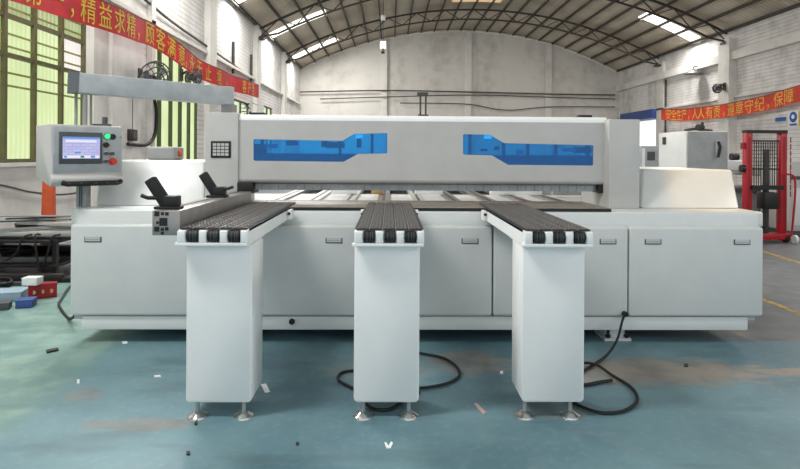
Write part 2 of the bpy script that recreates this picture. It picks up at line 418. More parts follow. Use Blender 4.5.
for (x0, x1, yc) in SKYLIGHTS:
    mb = MB(); n = 6; w = .4
    p = [(x0+(x1-x0)*i/n, arc(x0+(x1-x0)*i/n)-.012) for i in range(n+1)]
    mb.prism(p+[(a, b-.02) for a, b in p[::-1]], yc-w, yc+w, 'y')
    build('skylight_panel', mb, 'roof_light', ceiling)
for yr in RIDGE:
    mb = MB(); p = [(XM-1.1+2.2*i/6, arc(XM-1.1+2.2*i/6)-.012) for i in range(7)]
    mb.prism(p+[(a, b-.02) for a, b in p[::-1]], yr-.5, yr+.5, 'y'); build('skylight_panel', mb, 'roof_light_amber', ceiling)['label'] = 'amber tinted roof light at the ridge'
def truss(yc, label):
    tr = tag(bpy.data.objects.new('roof_truss', None), label, 'roof truss', 'arched roof trusses'); C.objects.link(tr)
    tr.location = (XM, yc, EAVE-.5); ORG[tr] = Vector(tr.location)
    n = 26; X = [XL+.18+(XR-XL-.36)*i/n for i in range(n+1)]
    top = [Vector((x, yc, arc(x, .20)-.01)) for x in X]; bot = [Vector((x, yc, arc(x, .66)-.0)) for x in X]
    bot[0].z = top[0].z-.3; bot[-1].z = top[-1].z-.3
    a = MB(); b = MB()
    for i in range(n):
        a.bar(top[i], top[i+1], .09, .07); b.bar(bot[i], bot[i+1], .08, .06)
    build('top_chord', a, 'truss_steel', tr); build('bottom_chord', b, 'truss_steel', tr)
    for i in range(n):
        u, v = (top[i], bot[i+1]) if i % 2 else (bot[i], top[i+1])
        build('web_strut', MB().bar(u, v, .035, .035), 'truss_steel', tr)
    for s in (0, -1):
        build('bearing_plate', MB().box(bot[s].x-.17, bot[s].x+.17, yc-.15, yc+.15, bot[s].z-.1, bot[s].z-.02), 'truss_steel', tr)
truss(21.4, 'nearer of the two arched steel roof trusses'); truss(26.9, 'farther of the two arched steel roof trusses, close to the end wall')

# ---- pipes and wires on the walls
def wire(name, pts, r, material, label, cat, group=None, n=6, sm=6):
    return tag(build(name, MB().tube(spline(pts, sm), r, n), material, smooth=True), label, cat, group)
yb = YB-.2
for k, (pys, lab) in enumerate(((((300, 92), (384, 90.5), (470, 92), (548, 94), (615, 95)), 'upper dark pipe running across the end wall'),
                                (((320, 99), (384, 97), (470, 95), (545, 97), (615, 99)), 'thin middle cable running across the end wall'),
                                (((400, 103), (465, 104), (495, 109), (515, 110), (548, 107), (615, 107)), 'sagging lower cable on the end wall'))):
    wire('wall_pipe', [P(a, b, yb-.05) for a, b in pys], .035 if k == 0 else .028, 'pipe_dark', lab, 'pipe', 'pipes on the end wall')
for (px, lab) in ((232, 'dark vertical conduit on the left wall above the banner end'), (250, 'thick dark conduit on the left wall right of the banner end')):
    Yv = 5*F/(390-px); wire('wall_conduit', [(XL+.05, Yv, 3.9), (XL+.05, Yv, 4.9)], .05, 'pipe_dark', lab, 'conduit', 'conduits on the side walls')
wire('wall_conduit', [(XR-.05, 26.45, 1.2), (XR-.05, 26.45, 4.9)], .04, 'pipe_dark', 'dark conduit down the far pier of the right wall', 'conduit', 'conduits on the side walls')
wire('wall_cable', [(XL+.03, y, z) for y, z in ((6.0, 1.15), (7.4, .98), (8.1, .84), (8.9, .75), (9.6, .8), (10.6, 1.15))], .013, 'pipe_dark', 'thin cable sagging on the wall below the nearest window', 'cable')
wire('wall_cable', [(XL+.06, y, z) for y, z in ((11.4, 4.5), (13.2, 4.35), (16, 4.25), (19.5, 4.12))], .03, 'pipe_dark', 'dark cable high on the left wall above the banner', 'cable')
wire('wall_cable', [(XL+.12, 12.05, 2.5), (XL+.14, 12.12, 2.2), (XL+.13, 12.05, 1.75), (XL+.14, 11.6, 1.55), (XL+.14, 10.8, 1.55)], .035, 'black_rubber', 'thick black hose hanging on the wall left of the second window', 'hose')

def wall_fan(loc, r, face, label):
    t_ = thing('wall_fan', label, 'fan', loc, 'wall fans')
    L = Vector(loc); s = 1 if face > 0 else -1
    c = L+Vector((s*.34, -.1, -.05)); d = Vector((s*.8, -.5, -.25)).normalized(); u = d.orthogonal().normalized(); v = d.cross(u)
    build('bracket', MB().tube([L+Vector((0, 0, .05)), L+Vector((s*.15, 0, .12)), c-d*.12], .035, 6).box(min(L.x, L.x+s*.03), max(L.x, L.x+s*.03), L.y-.08, L.y+.08, L.z-.1, L.z+.18), 'shade_dark', t_)
    build('motor', MB().cyl(c-d*.16, c-d*.02, .08, 12), 'shade_dark', t_, smooth=True)
    cg = MB()
    for rr, off in ((1, 0), (.72, .05), (.42, .07), (.9, -.06)):
        cg.tube([c+d*off+(u*math.cos(a)+v*math.sin(a))*r*rr for a in [2*math.pi*k/24 for k in range(25)]], .014, 5, False)
    for k in range(12):
        a = 2*math.pi*k/12; e = (u*math.cos(a)+v*math.sin(a))
        cg.tube([c+d*.07, c+e*r*.6+d*.06, c+e*r, c+e*r*.7-d*.08], .009, 4)
    build('cage', cg, 'dark_grey', t_)
    for k in range(3):
        a = 2*math.pi*k/3; e = u*math.cos(a)+v*math.sin(a); g = u*math.cos(a+.9)+v*math.sin(a+.9)
        build('blade', MB().add([c+e*.05, c+e*r*.9+d*.02, c+(e+g).normalized()*r*.9-d*.02, c+g*.05, c+e*.05+d*.006, c+e*r*.9+d*.026, c+(e+g).normalized()*r*.9-d*.014, c+g*.05+d*.006],
              [(0,1,2,3),(7,6,5,4),(0,4,5,1),(1,5,6,2),(2,6,7,3),(3,7,4,0)]), 'mid_grey_paint', t_)
wall_fan((XL+.11, 11.35, 2.85), .36, 1, 'large wall fan partly hidden behind the grey overhead arm')
wall_fan((XL+.05, 13.75, 3.2), .22, 1, 'small dark wall fan in front of the second window')
wall_fan((XR-.31, 21.3, 3.95), .17, -1, 'dark wall fan on the right pier above the banner')
sb = thing('switch_box', 'small dark switch box on the wall right of the control console', 'switch box', (XL, 11.2, 1.65))
build('casing', MB().box(XL, XL+.09, 11.08, 11.34, 1.62, 1.84), 'shade_dark', sb, .01); build('cover', MB().box(XL+.09, XL+.105, 11.12, 11.30, 1.66, 1.80), 'dark_grey', sb)
build('pull_cord', MB().cyl((XL+.05, 11.2, 1.84), (XL+.05, 11.2, 2.5), .008, 5), 'pipe_dark', sb)
# lamp under the tie beam of the right wall, pendant lamp in the hall
wl = thing('wall_lamp', 'dark dish lamp hanging below the tie beam of the right wall', 'lamp', (XR-.4, 23.4, 4.72))
c = Vector((XR-.4, 23.4, 4.75))
build('shade', MB().tube([c+Vector((0,0,.2)), c+Vector((0,0,.1)), c], [.06, .22, .36], 14), 'shade_dark', wl, smooth=True); build('bracket', MB().tube([c+Vector((0,0,.18)), c+Vector((.05,0,.3)), c+Vector((.2,0,.33))], .025, 6), 'pipe_dark', wl)
c = P(383, 45, 24.2)
pl = thing('pendant_lamp', 'white box lamp hanging on a wire in front of the end wall', 'lamp', (c.x, c.y, c.z))
build('lamp_box', MB().box(c.x-.12, c.x+.12, c.y-.12, c.y+.12, c.z-.14, c.z+.14), 'white_glow', pl, .02)
build('wire', MB().cyl(c+Vector((0,0,.14)), Vector((c.x, c.y, arc(c.x)-.02)), .012, 6), 'pipe_dark', pl)
z = PZ(383, 18, 24.2); build('junction_box', MB().box(c.x-.1, c.x+.1, c.y-.1, c.y+.1, z-.09, z+.09), 'edge_white', pl, .015)
build('hook', MB().cyl(c+Vector((0,0,-.32)), c+Vector((0,0,-.14)), .03, 8).box(c.x-.07, c.x+.07, c.y-.05, c.y+.05, c.z-.36, c.z-.26), 'shade_dark', pl)

# ---- banners
def banner(xw, path, h, text, redm, letm, label, s):
    """cloth strip along a side wall; path = [(Y, z centre)], text = [(char, Y, size)]"""
    pts = spline([(0, y_, z_) for y_, z_ in path], 10)
    def zc(y_):
        for a, b in zip(pts, pts[1:]):
            if min(a.y, b.y) <= y_ <= max(a.y, b.y): return a.z+(b.z-a.z)*(y_-a.y)/(b.y-a.y or 1)
        return pts[-1].z if abs(y_-pts[-1].y) < abs(y_-pts[0].y) else pts[0].z
    t_ = thing('banner', label, 'banner', (xw, pts[0].y, min(p.z for p in pts)-h/2), 'red slogan banners')
    def xo(y_): return xw+.03*math.sin(y_*2.1)
    vs = []; 
    for p in pts:
        for dz in (-h/2, h/2):
            for dx in (0, .006): vs.append((xo(p.y)+dx, p.y, p.z+dz))
    n = len(pts); fs = []
    for i in range(n-1):
        a, b = 4*i, 4*i+4
        fs += [(a, b, b+2, a+2), (a+1, a+3, b+3, b+1), (a, a+1, b+1, b), (a+2, b+2, b+3, a+3)]
    fs += [(0, 2, 3, 1), (4*n-4, 4*n-3, 4*n-1, 4*n-2)]
    build('cloth', MB().add(vs, fs), redm, t_, smooth=True)
    build('cord', MB().tube([(xo(p.y), p.y, p.z+h/2) for p in pts], .012, 5), 'pipe_dark', t_)
    for e, y_ in ((0, pts[0].y), (1, pts[-1].y)):
        build('tie', MB().cyl((xo(y_), y_, zc(y_)+h/2), (XL if xw < 0 else XR, y_+(-.3 if (e == 0) == (pts[0].y < pts[-1].y) else .3), zc(y_)+h/2+.1), .01, 5), 'pipe_dark', t_)
    for ch, yc, sz in text:
        vs, fs = glyph(ch)
        if not vs: continue
        w = .92 if ch not in '，' else .4
        m = MB().add([(xo(yc+s*(v.x*sz-sz*w*.5))+(-s)*-1*.0, yc+s*(v.x-w*.5)*sz, zc(yc+s*(v.x-w*.5)*sz)+(v.y-.36)*sz*1.05) for v in vs], fs)
        for v in m.v: v.x = xo(v.y)+(.011 if xw < 0 else -.005)
        build('letter', m, letm, t_)
banner(-4.6, [(6.6, 3.41), (8.0, 3.51), (10.4, 3.625), (11.4, 3.67), (12.9, 3.50), (14.3, 3.42), (16.5, 3.43), (20.4, 3.56)], .46,
       [('第', 7.5, .42), ('一', 8.03, .42), ('，', 8.45, .4), ('精', 8.85, .42), ('益', 9.33, .42), ('求', 9.8, .42), ('精', 10.27, .42), ('，', 10.62, .4),
        ('顾', 11.15, .44), ('客', 11.65, .44), ('满', 12.15, .44), ('意', 12.7, .44), ('，', 13.0, .4), ('永', 13.45, .44), ('无', 14.05, .42), ('止', 14.7, .42), ('境', 15.5, .42),
        ('，', 16.2, .4), ('客', 18.2, .42), ('户', 18.8, .42), ('至', 19.4, .42)],
       'banner_red', 'letter_yellow', 'long red slogan banner sagging along the left windowed wall', 1)
ry = lambda px: 12.45*F/(px-390)
banner(12.35, [(ry(666), 3.28), (ry(690), 3.12), (ry(732), 3.08), (ry(765), 3.14), (ry(800), 3.27), (ry(850), 3.42)], .5,
       [(ch, ry(px), .5) for ch, px in zip('安全生产，人人有责，遵章守纪，保障', (672.5, 677.5, 683, 688.5, 694, 700.5, 706.5, 714, 721.5, 729, 737, 746, 755.5, 765.5, 774, 785, 796.5))],
       'banner_orange_red', 'letter_pale', 'red and orange slogan banner on the right wall above the stacker', -1)
# ---- safety signs on the right wall
def sign(px, w, disc, base, label):
    Yc = ry(px); t_ = thing('safety_sign', label, 'sign', (XR, Yc, 2.3), 'safety signs on the right wall')
    build('board', MB().box(XR-.02, XR, Yc-w/2, Yc+w/2, 2.34, 2.84), base, t_)
    if disc:
        build('disc', MB().cyl((XR-.02, Yc, 2.65), (XR-.03, Yc, 2.65), .17, 20), 'sign_blue', t_); build('head_mark', MB().cyl((XR-.03, Yc, 2.66), (XR-.034, Yc, 2.66), .07, 12), 'white_paper', t_)
        build('caption_bar', MB().box(XR-.026, XR-.02, Yc-.16, Yc+.16, 2.38, 2.44), 'sign_blue', t_)
    else:
        build('triangle', MB().prism([(Yc-.17, 2.5), (Yc+.17, 2.5), (Yc, 2.8)], XR-.026, XR-.02, 'x'), 'shade_dark', t_)
sign(789, .46, True, 'white_paper', 'blue round safety sign on the right wall under the banner')
sign(799.5, .44, False, 'sign_yellow', 'yellow warning sign at the right edge beside the blue one')
t_ = tag(build('wall_notice', MB().box(XR-.02, XR, ry(776)-.25, ry(776)+.25, 2.55, 2.68), 'sign_blue'), 'thin blue notice strip on the right wall left of the round sign', 'notice')

# ================================================================== PANEL SAW
YD = 4.25                                   # front of the doors
XA, XZ = PX(69.5, YD, 270), PX(764, YD, 270)
saw = thing('panel_saw', 'long white and grey panel saw with blue windows in its pressure beam', 'machine', ((XA+XZ)/2, 5.2, 0))
ZB, ZD = .205, .872                        # door bottom, door top
seams = [69.5, 221, 357, 493, 629, 764]
# base frame and plinth
build('plinth', MB().box(PX(82, 4.27, 320), PX(748, 4.27, 320), 4.27, 6.1, .10, .198), 'white_paint', saw, .006)
build('base_step', MB().box(XA+.01, XZ-.035, 4.30, 6.1, .168, .2), 'light_grey_paint', saw)
build('rear_light_block', MB().box(PX(82, 4.27, 320), PX(748, 4.27, 320), 6.0, 6.1, 0, .1), 'black_plastic', saw)  # unseen board added to keep hall light out from under the base
build('base_frame', MB().box(XA+.02, XZ-.02, 4.36, 6.2, .19, .86), 'light_grey_paint', saw)
hd = {0: [93, 198], 1: [334], 2: [470], 3: [608], 4: [653, 742]}
for i in range(5):
    a, b = PX(seams[i], YD, 270)+(.004 if i else 0), PX(seams[i+1], YD, 270)-(.004 if i < 4 else 0)
    d = build('door', MB().box(a, b, YD, YD+.1, ZB, ZD), 'door_white_shaded', saw, .022, 4)
    for hx in hd[i]:
        x = PX(hx, YD, 240); z = .762
        h = build('handle', MB().box(x-.062, x+.062, YD-.004, YD+.004, z-.02, z+.02), 'dark_grey', d, .003)
        build('grip_plate', MB().box(x-.054, x+.054, YD-.006, YD-.003, z-.012, z+.021), 'aluminium_pale', d)
        build('grip_shadow_gap', MB().box(x-.05, x+.05, YD-.0065, YD-.003, z-.002, z+.002), 'mid_grey_paint', d)
# upper frame with chamfered ends
ZT = .975
for sgn, xe in ((-1, PX(73, 4.4, 212)), (1, PX(761, 4.4, 212))): pass
xl, xr = PX(73, 4.40, 212), PX(761, 4.40, 212); ch = .075
def ring(dy): return [(xl, 4.36+dy), (xl+ch, 4.30+dy), (xr-ch, 4.30+dy), (xr, 4.36+dy), (xr, 6.1), (xl, 6.1)]
lo_, mi_, hi_ = ring(.012), ring(.012), ring(.016)
vs_ = [(a, b, .86) for a, b in lo_]+[(a, b, .90) for a, b in mi_]+[(a, b, ZT) for a, b in hi_]
build('upper_frame', MB().add(vs_, [tuple(range(6))[::-1], tuple(range(12, 18))]+[(i+6*k, (i+1) % 6+6*k, (i+1) % 6+6*k+6, i+6*k+6) for k in (0, 1) for i in range(6)]), 'white_paint', saw, .014, 3)
# table plate
xt0, xt1 = PX(238, 4.4, 208), PX(611, 4.32, 210)
build('front_table', MB().box(xt0, xt1, 4.33, 4.98, .976, 1.0), 'table_brown', saw, .003)
build('table_edge', MB().box(xt0, xt1+.003, 4.32, 4.33, .976, .997), 'black_plastic', saw)
build('saw_slot', MB().box(xt0+.1, xt1-.1, 4.90, 4.915, .9995, 1.0012), 'black_plastic', saw)
# rear support rails, gripper carriage
for i in range(9):
    x = xt0+.16+i*(xt1-xt0-.32)/8
    build('rear_rail', MB().box(x-.055, x+.055, 5.02, 8.3, .95, .995), 'aluminium_pale' if i in (1, 2, 4) else 'aluminium', saw)
    build('rail_slot', MB().box(x-.012, x+.012, 5.05, 8.28, .994, .9965), 'dark_grey', saw)
build('rear_gap_shade', MB().box(xt0+.05, xt1-.05, 5.02, 6.88, .90, .935), 'dark_grey', saw)  # dark plate added so the gaps between the rails look shaded
build('rear_crossbar', MB().box(xt0, xt1, 5.6, 5.75, .84, .945), 'dark_grey', saw); build('rear_crossbar', MB().box(xt0, xt1, 8.0, 8.2, .80, .945), 'dark_grey', saw)
for x in (xt0+.15, 0.0, xt1-.2): build('rear_leg', MB().box(x-.06, x+.06, 8.04, 8.16, 0, .80), 'light_grey_paint', saw)
build('gripper_bridge', MB().box(xt0-.05, xt1+.05, 6.9, 7.25, 1.0, 1.16), 'white_paint', saw, .01)
for px in (352, 395, 410, 447, 472, 560):
    x = PX(px, 6.6, 192)
    g = build('gripper', MB().box(x-.03, x+.03, 6.5, 6.9, 1.003, 1.06), 'dark_grey', saw, .006)
    build('gripper_jaw', MB().box(x-.045, x+.045, 6.42, 6.56, .999, 1.03), 'black_plastic', g)
for px, w, m in ((343, .13, 'edge_white'), (377, .06, 'tan_wood'), (430, .14, 'edge_white'), (520, .26, 'edge_white'), (578, .2, 'mid_grey_paint')):
    x = PX(px, 5.6, 192); build('rear_guard', MB().box(x-w, x+w, 5.75, 5.83, .997, 1.07), m, saw, .006)
# pressure beam cover: front plate with two window openings
YP = 4.68
def beam_pt(px, py, Y=YP): q_ = P(px, py, Y); return (q_.x, q_.z)
bx0, bx1 = PX(238, YP, 150), PX(607, YP, 150); bz0, bz1, bzt = 1.19, 1.665, 1.712
wins = [[(253.5, 140), (254.5, 139.2), (342, 140.8), (354, 134), (386.5, 133), (387.3, 134), (387.3, 152.5), (386.5, 153.5), (358, 154), (343.5, 161.8), (255, 160.8), (253.5, 159.8)],
        [(463, 135), (464, 134.2), (490, 134.8), (504, 143.2), (592.5, 145.2), (593.5, 146.2), (593.2, 164.6), (592.2, 165.6), (508, 164.8), (492, 155.4), (464, 154.6), (463, 153.8)]]
bm = bmesh.new(); loops = []
polys = [[(bx0, bz0), (bx1, bz0), (bx1, bz1), (bx0, bz1)]]+[[beam_pt(*q_) for q_ in w] for w in wins]
edges = []
for pl_ in polys:
    vs_ = [bm.verts.new((a, YP, b)) for a, b in pl_]
    edges += [bm.edges.new((vs_[i], vs_[(i+1) % len(vs_)])) for i in range(len(vs_))]
bmesh.ops.triangle_fill(bm, edges=edges, use_beauty=True)
r_ = bmesh.ops.extrude_face_region(bm, geom=bm.faces[:])
bmesh.ops.translate(bm, vec=(0, .02, 0), verts=[g for g in r_['geom'] if isinstance(g, bmesh.types.BMVert)])
bm.verts.ensure_lookup_table(); bm.verts.index_update()
mb = MB().add([v.co.copy() for v in bm.verts], [tuple(v.index for v in f.verts) for f in bm.faces]); bm.free()
cover = build('beam_cover', mb, 'light_grey_paint', saw)
# rounded top and bottom edges of the cover
rad = .047
prof = [(YP+rad*(1-math.cos(a)), bz1+rad*math.sin(a)) for a in [R(90)*k/8 for k in range(9)]]
build('top_edge', MB().prism(prof+[(YP+.42, bzt), (YP+.42, bzt-.02), (YP+.02, bz1)], bx0, bx1, 'x'), 'edge_white', saw, smooth=True)
prof = [(YP+.03*(1-math.cos(a)), bz0-.03*math.sin(a)) for a in [R(90)*k/6 for k in range(7)]]
build('bottom_edge', MB().prism(prof+[(YP+.06, bz0-.03), (YP+.06, bz0), (YP, bz0)], bx0, bx1, 'x'), 'light_grey_paint', saw, smooth=True)
for w in wins:
    pg = [beam_pt(*q_) for q_ in w]
    build('blue_window', MB().prism(pg, YP+.004, YP+.010, 'y'), 'blue_acrylic', cover)
# inside the beam
build('inner_rail', MB().box(bx0+.05, bx1-.05, YP+.22, YP+.28, bz0+.02, 1.40), 'arm_grey', saw)
build('inner_lower_channel', MB().box(bx0+.05, bx1-.05, YP+.10, YP+.16, bz0, 1.392), 'dark_grey', saw)
for px in (262, 340, 372, 470, 504, 528, 556, 588):
    x = PX(px, YP+.2, 150); build('inner_post', MB().box(x-.012, x+.012, YP+.2, YP+.24, 1.3, 1.66), 'dark_grey', saw)
for px, py, w, h, m in ((259, 150, .06, .1, 'black_plastic'), (272, 146, .05, .04, 'edge_white'), (292, 143, .05, .04, 'blue_paint'), (325, 144, .03, .05, 'dark_grey'), (335, 145, .08, .05, 'dark_grey'),
                        (359, 143, .02, .08, 'dark_grey'), (359, 136.5, .028, .035, 'white_glow'), (484, 150, .03, .02, 'black_plastic'), (497, 148, .02, .03, 'black_plastic'), (583, 150, .07, .05, 'dark_grey'), (570, 150, .06, .03, 'edge_white'), (488, 137, .03, .03, 'white_glow'),  # the two glowing devices get added emission to show bright through the tint
                        (520, 153, .03, .06, 'edge_white')):
    q_ = P(px, py, YP+.17); build('inner_device', MB().box(q_.x-w, q_.x+w, YP+.16, YP+.2, q_.z-h/2, q_.z+h/2), m, saw, .004)
# pressure strip and brushes below the beam
build('pressure_strip', MB().box(bx0+.09, bx1-.03, YP+.08, YP+.2, 1.105, 1.175), 'mid_grey_paint', saw, .006)
for i in range(40):
    x = bx0+.14+i*(bx1-bx0-.26)/39
    build('pressure_finger', MB().box(x-.033, x+.033, YP+.07, YP+.09, 1.10, 1.15), 'arm_grey', saw)
build('end_stop', MB().box(bx0-.005, bx0+.125, YP-.02, YP+.2, 1.075, 1.165), 'black_plastic', saw, .006)
build('end_stop', MB().box(bx1-.06, bx1-.02, YP+.02, YP+.2, 1.09, 1.175), 'black_plastic', saw, .006)
# pillars
def pillar(px0, px1, Yf, ptop, back):
    a, b = PX(px0, Yf, 160), PX(px1, Yf, 160); zt_ = PZ((px0+px1)/2, ptop, Yf)
    return build('end_pillar', MB().box(a, b, Yf, back, ZT, zt_), 'light_grey_paint', saw, .008), a, b, zt_
pil, pa, pb, pz = pillar(205, 238, 4.66, 112.5, 5.25)
q0, q1 = P(211, 141, 4.66), P(231, 158, 4.66)
pn = build('rating_plate', MB().box(q0.x, q1.x, 4.652, 4.66, q1.z, q0.z), 'black_plastic', pil, .004)
for i in range(4):
    for k in range(4):
        w_, h_ = (q1.x-q0.x-.03)/4, (q0.z-q1.z-.03)/4
        build('plate_cell', MB().box(q0.x+.015+i*w_+.003, q0.x+.015+(i+1)*w_-.003, 4.649, 4.653, q1.z+.015+k*h_+.003, q1.z+.015+(k+1)*h_-.003), 'light_grey_paint', pil)
pillar(609, 640, 4.58, 119.3, 5.25)
# sloped end housings
def housing(px0b, px1b, px0t, px1t, pyt):
    Yb_, Yt_ = 4.62, 4.84
    a, b = PX(px0b, Yb_, 208), PX(px1b, Yb_, 208); c_, d_ = PX(px0t, Yt_, pyt), PX(px1t, Yt_, pyt); zt_ = PZ((px0t+px1t)/2, pyt, Yt_)
    build('end_housing', MB().hexa([(a, Yb_, ZT), (b, Yb_, ZT), (b, 5.95, ZT), (a, 5.95, ZT), (c_, Yt_, zt_), (d_, Yt_, zt_), (d_, 5.9, zt_), (c_, 5.9, zt_)]), 'white_paint', saw, .02, 3)
    return zt_
hz = housing(95, 204, 101, 204, 160.5); housing(641, 740, 643, 732, 169.5)
# feet, vent, small things on the beam
for px in (617, 410, 292, 130):
    x = PX(px, 4.35, 336); by = 0 if px > 600 else .5
    f_ = build('foot_bracket', MB().box(x-.10, x+.10, 4.33+by, 4.55+by, 0, .02).box(x-.085, x+.085, 4.36+by, 4.5+by, .02, .10), 'white_paint' if px > 600 else 'black_plastic', saw)
    for s in (-1, 1): build('bolt', MB().cyl((x+s*.07, 4.345+by, .02), (x+s*.07, 4.345+by, .085), .012, 8).cyl((x+s*.07, 4.345+by, .028), (x+s*.07, 4.345+by, .042), .02, 6), 'black_plastic', f_)
for px in (180, 700):
    x = PX(px, 5.9, 320); build('foot_bracket', MB().box(x-.1, x+.1, 5.8, 6.0, 0, .11), 'black_plastic', saw)
q_ = P(292, 321.5, 4.265); build('drain_plug', MB().cyl((q_.x, 4.255, q_.z), (q_.x, 4.275, q_.z), .022, 12), 'black_plastic', saw)
q_ = P(423, 113, 4.85)
build('hose_bracket', MB().box(q_.x-.03, q_.x-.015, 4.84, 4.86, bzt, bzt+.2).box(q_.x+.015, q_.x+.03, 4.84, 4.86, bzt, bzt+.2).box(q_.x-.05, q_.x+.04, 4.83, 4.87, bzt+.18, bzt+.205).box(q_.x-.04, q_.x+.045, 4.83, 4.87, bzt, bzt+.02), 'pipe_dark', saw)
for px in (258.5, 584): x = PX(px, 4.8, 113); build('top_lug', MB().box(x-.055, x+.055, 4.76, 4.84, bzt, bzt+.022), 'black_plastic', saw, .004)
# motor behind the left housing
c = P(166, 153, 5.4); zz = hz
mo = build('dust_motor', MB().box(c.x-.14, c.x+.115, 5.3, 5.55, zz, zz+.12), 'mid_grey_paint', saw, .02, 3)
build('motor_cap', MB().cyl((c.x+.11, 5.42, zz+.06), (c.x+.135, 5.42, zz+.06), .03, 14), 'orange_paint', mo)

# ================================================================== INFEED TABLES
ZI = 1.01
def infeed_table(pxc_front, label):
    Yf, Ybk = 3.03, 4.28; xc = P(pxc_front, 228, Yf).x; w = .366; x0, x1 = xc-w/2, xc+w/2
    t_ = thing('infeed_table', label, 'table', (xc, 3.2, 0), 'infeed tables in front of the panel saw')
    # side beams and deck
    deck = build('deck', MB().box(x0, x1, Yf+.03, Ybk, ZI-.022, ZI-.008), 'roller_dark', t_)
    for a in (x0, x1-.008): build('side_rail', MB().box(a, a+.008, Yf+.02, Ybk, ZI-.092, ZI-.01), 'edge_white', t_)
    ns = 5
    for i in range(ns):
        a = x0+.01+(w-.02)*i/ns; b = a+(w-.02)/ns
        st = build('roller_strip', MB().box(a+.002, b-.002, Yf+.005, Ybk+.36, ZI-.010, ZI-.003), 'roller_dark', t_)
        rb = MB(); yy = Yf+.01
        while yy < Ybk+.35:
            k_ = int((yy-Yf)/.026+.5) % 2
            for j in range(3):
                u0 = a+.006+(b-a-.012)*(j+.25*k_)/3.1; rb.box(u0, u0+(b-a)*.17, yy, yy+.013, ZI-.004, ZI+.002)
            yy += .026
        rb = build('roller_row', rb, 'roller_rib', st); rb['kind'] = 'stuff'
        if i: build('strip_divider', MB().box(a-.002, a+.002, Yf+.005, Ybk+.36, ZI-.008, ZI-.001), 'aluminium', t_)
    # comb lip with three black rollers
    fl = build('front_lip', MB().box(x0-.012, x1-.002, Yf-.012, Yf+.02, ZI-.095, ZI-.078).box(x0, x1, Yf+.012, Yf+.02, ZI-.08, ZI-.012), 'edge_white', t_, .003)
    cuts = [(.0, .125), (.305, .42), (.6, .715), (.895, 1.0)]
    for a, b in cuts: build('lip_tooth', MB().box(x0+a*w, x0+b*w, Yf-.012, Yf+.012, ZI-.08, ZI-.014), 'edge_white', t_, .008, 3)
    for a, b in zip(cuts, cuts[1:]):
        ra, rb_ = x0+a[1]*w+.004, x0+b[0]*w-.004; c0 = Vector((0, Yf+.016, ZI-.045))
        ro = build('end_roller', MB().cyl((ra, c0.y, c0.z), (rb_, c0.y, c0.z), .032, 18), 'black_rubber', t_, smooth=True)
        for k in (.3, .6, .8):
            x = ra+(rb_-ra)*k; build('roller_ring', MB().cyl((x-.002, c0.y, c0.z), (x+.002, c0.y, c0.z), .0335, 18), 'dark_grey', ro)
    for s in (-1, 1):
        bx = xc+s*(w/2+.014); bk = build('rear_bracket', MB().box(bx-.014, bx+.014, 4.18, 4.285, ZI-.09, ZI-.02), 'edge_white', t_, .004)
        build('bracket_knob', MB().cyl((bx, 4.168, ZI-.045), (bx, 4.18, ZI-.045), .011, 10), 'black_plastic', bk)
    # leg
    lw = .335 if pxc_front > 450 else .348; lo_ = .024 if pxc_front < 300 else -.01 if pxc_front < 450 else -.012; fo_ = .03 if pxc_front < 300 else -.012 if pxc_front < 450 else -.036; lx0, lx1 = xc+lo_-lw/2, xc+lo_+lw/2; ly0, ly1 = 3.07, 3.33
    leg = MB().prism([(lx0, .093), (lx0+.014, .078), (lx1-.014, .078), (lx1, .093), (lx1, ZI-.095), (lx0, ZI-.095)], ly0, ly1, 'y')
    build('leg', leg, 'leg_white_lit', t_, .009, 2)
    build('gusset', MB().box(x0+.004, x1-.004, Yf+.03, ly1+.1, ZI-.098, ZI-.085), 'edge_white', t_)
    for s in (-1, 1):
        fx = xc+fo_+s*.122; fy = 3.09
        f_ = build('levelling_foot', MB().tube([(fx, fy, .0), (fx, fy, .008), (fx, fy, .02), (fx, fy, .03)], [.056, .054, .03, .014], 20), 'chrome', t_, smooth=True)
        build('threaded_rod', MB().cyl((fx, fy, .03), (fx, fy, .08), .011, 10), 'mid_grey_paint', f_)
    return t_
infeed_table(212.8, 'left infeed table beside the aluminium guide fence')
infeed_table(389.3, 'middle infeed table with a black cable looped around its leg')
infeed_table(558.5, 'right infeed table standing beside the cable from the door')

# ================================================================== GUIDE FENCE
fxr = PX(180, 3.05, 215); fx0, fz0, fz1 = fxr-.145, .965, 1.095
fe = thing('guide_fence', 'silver aluminium guide fence left of the infeed tables', 'guide fence', ((fx0+fxr)/2, 3.9, fz0))
prof = build('profile', MB().box(fx0, fxr, 3.05, 4.62, fz0, fz1), 'aluminium', fe, .003)
for dx, dz, w in ((.012, .10, .026), (.012, .02, .026), (.038, .05, .042), (.068, .104, .018), (.068, .026, .018), (.046, .106, .016), (.046, .024, .016), (.046, .004, .016), (.022, .06, .014)):
    build('profile_slot', MB().box(fx0+dx, fx0+dx+w, 3.048, 3.052, fz0+dz, fz0+dz+w), 'black_plastic', prof)
build('side_groove', MB().box(fxr-.001, fxr+.002, 3.06, 4.6, fz0+.03, fz0+.036), 'dark_grey', prof)
build('top_groove', MB().box(fxr-.1, fxr-.085, 3.06, 4.6, fz1-.001, fz1+.0015), 'dark_grey', prof)
for yc in (3.6, 4.25): build('support', MB().box(fx0+.04, fx0+.1, yc-.03, yc+.03, .80 if yc < 4.2 else ZT-.03, fz0), 'light_grey_paint', fe) if yc > 4.2 else None
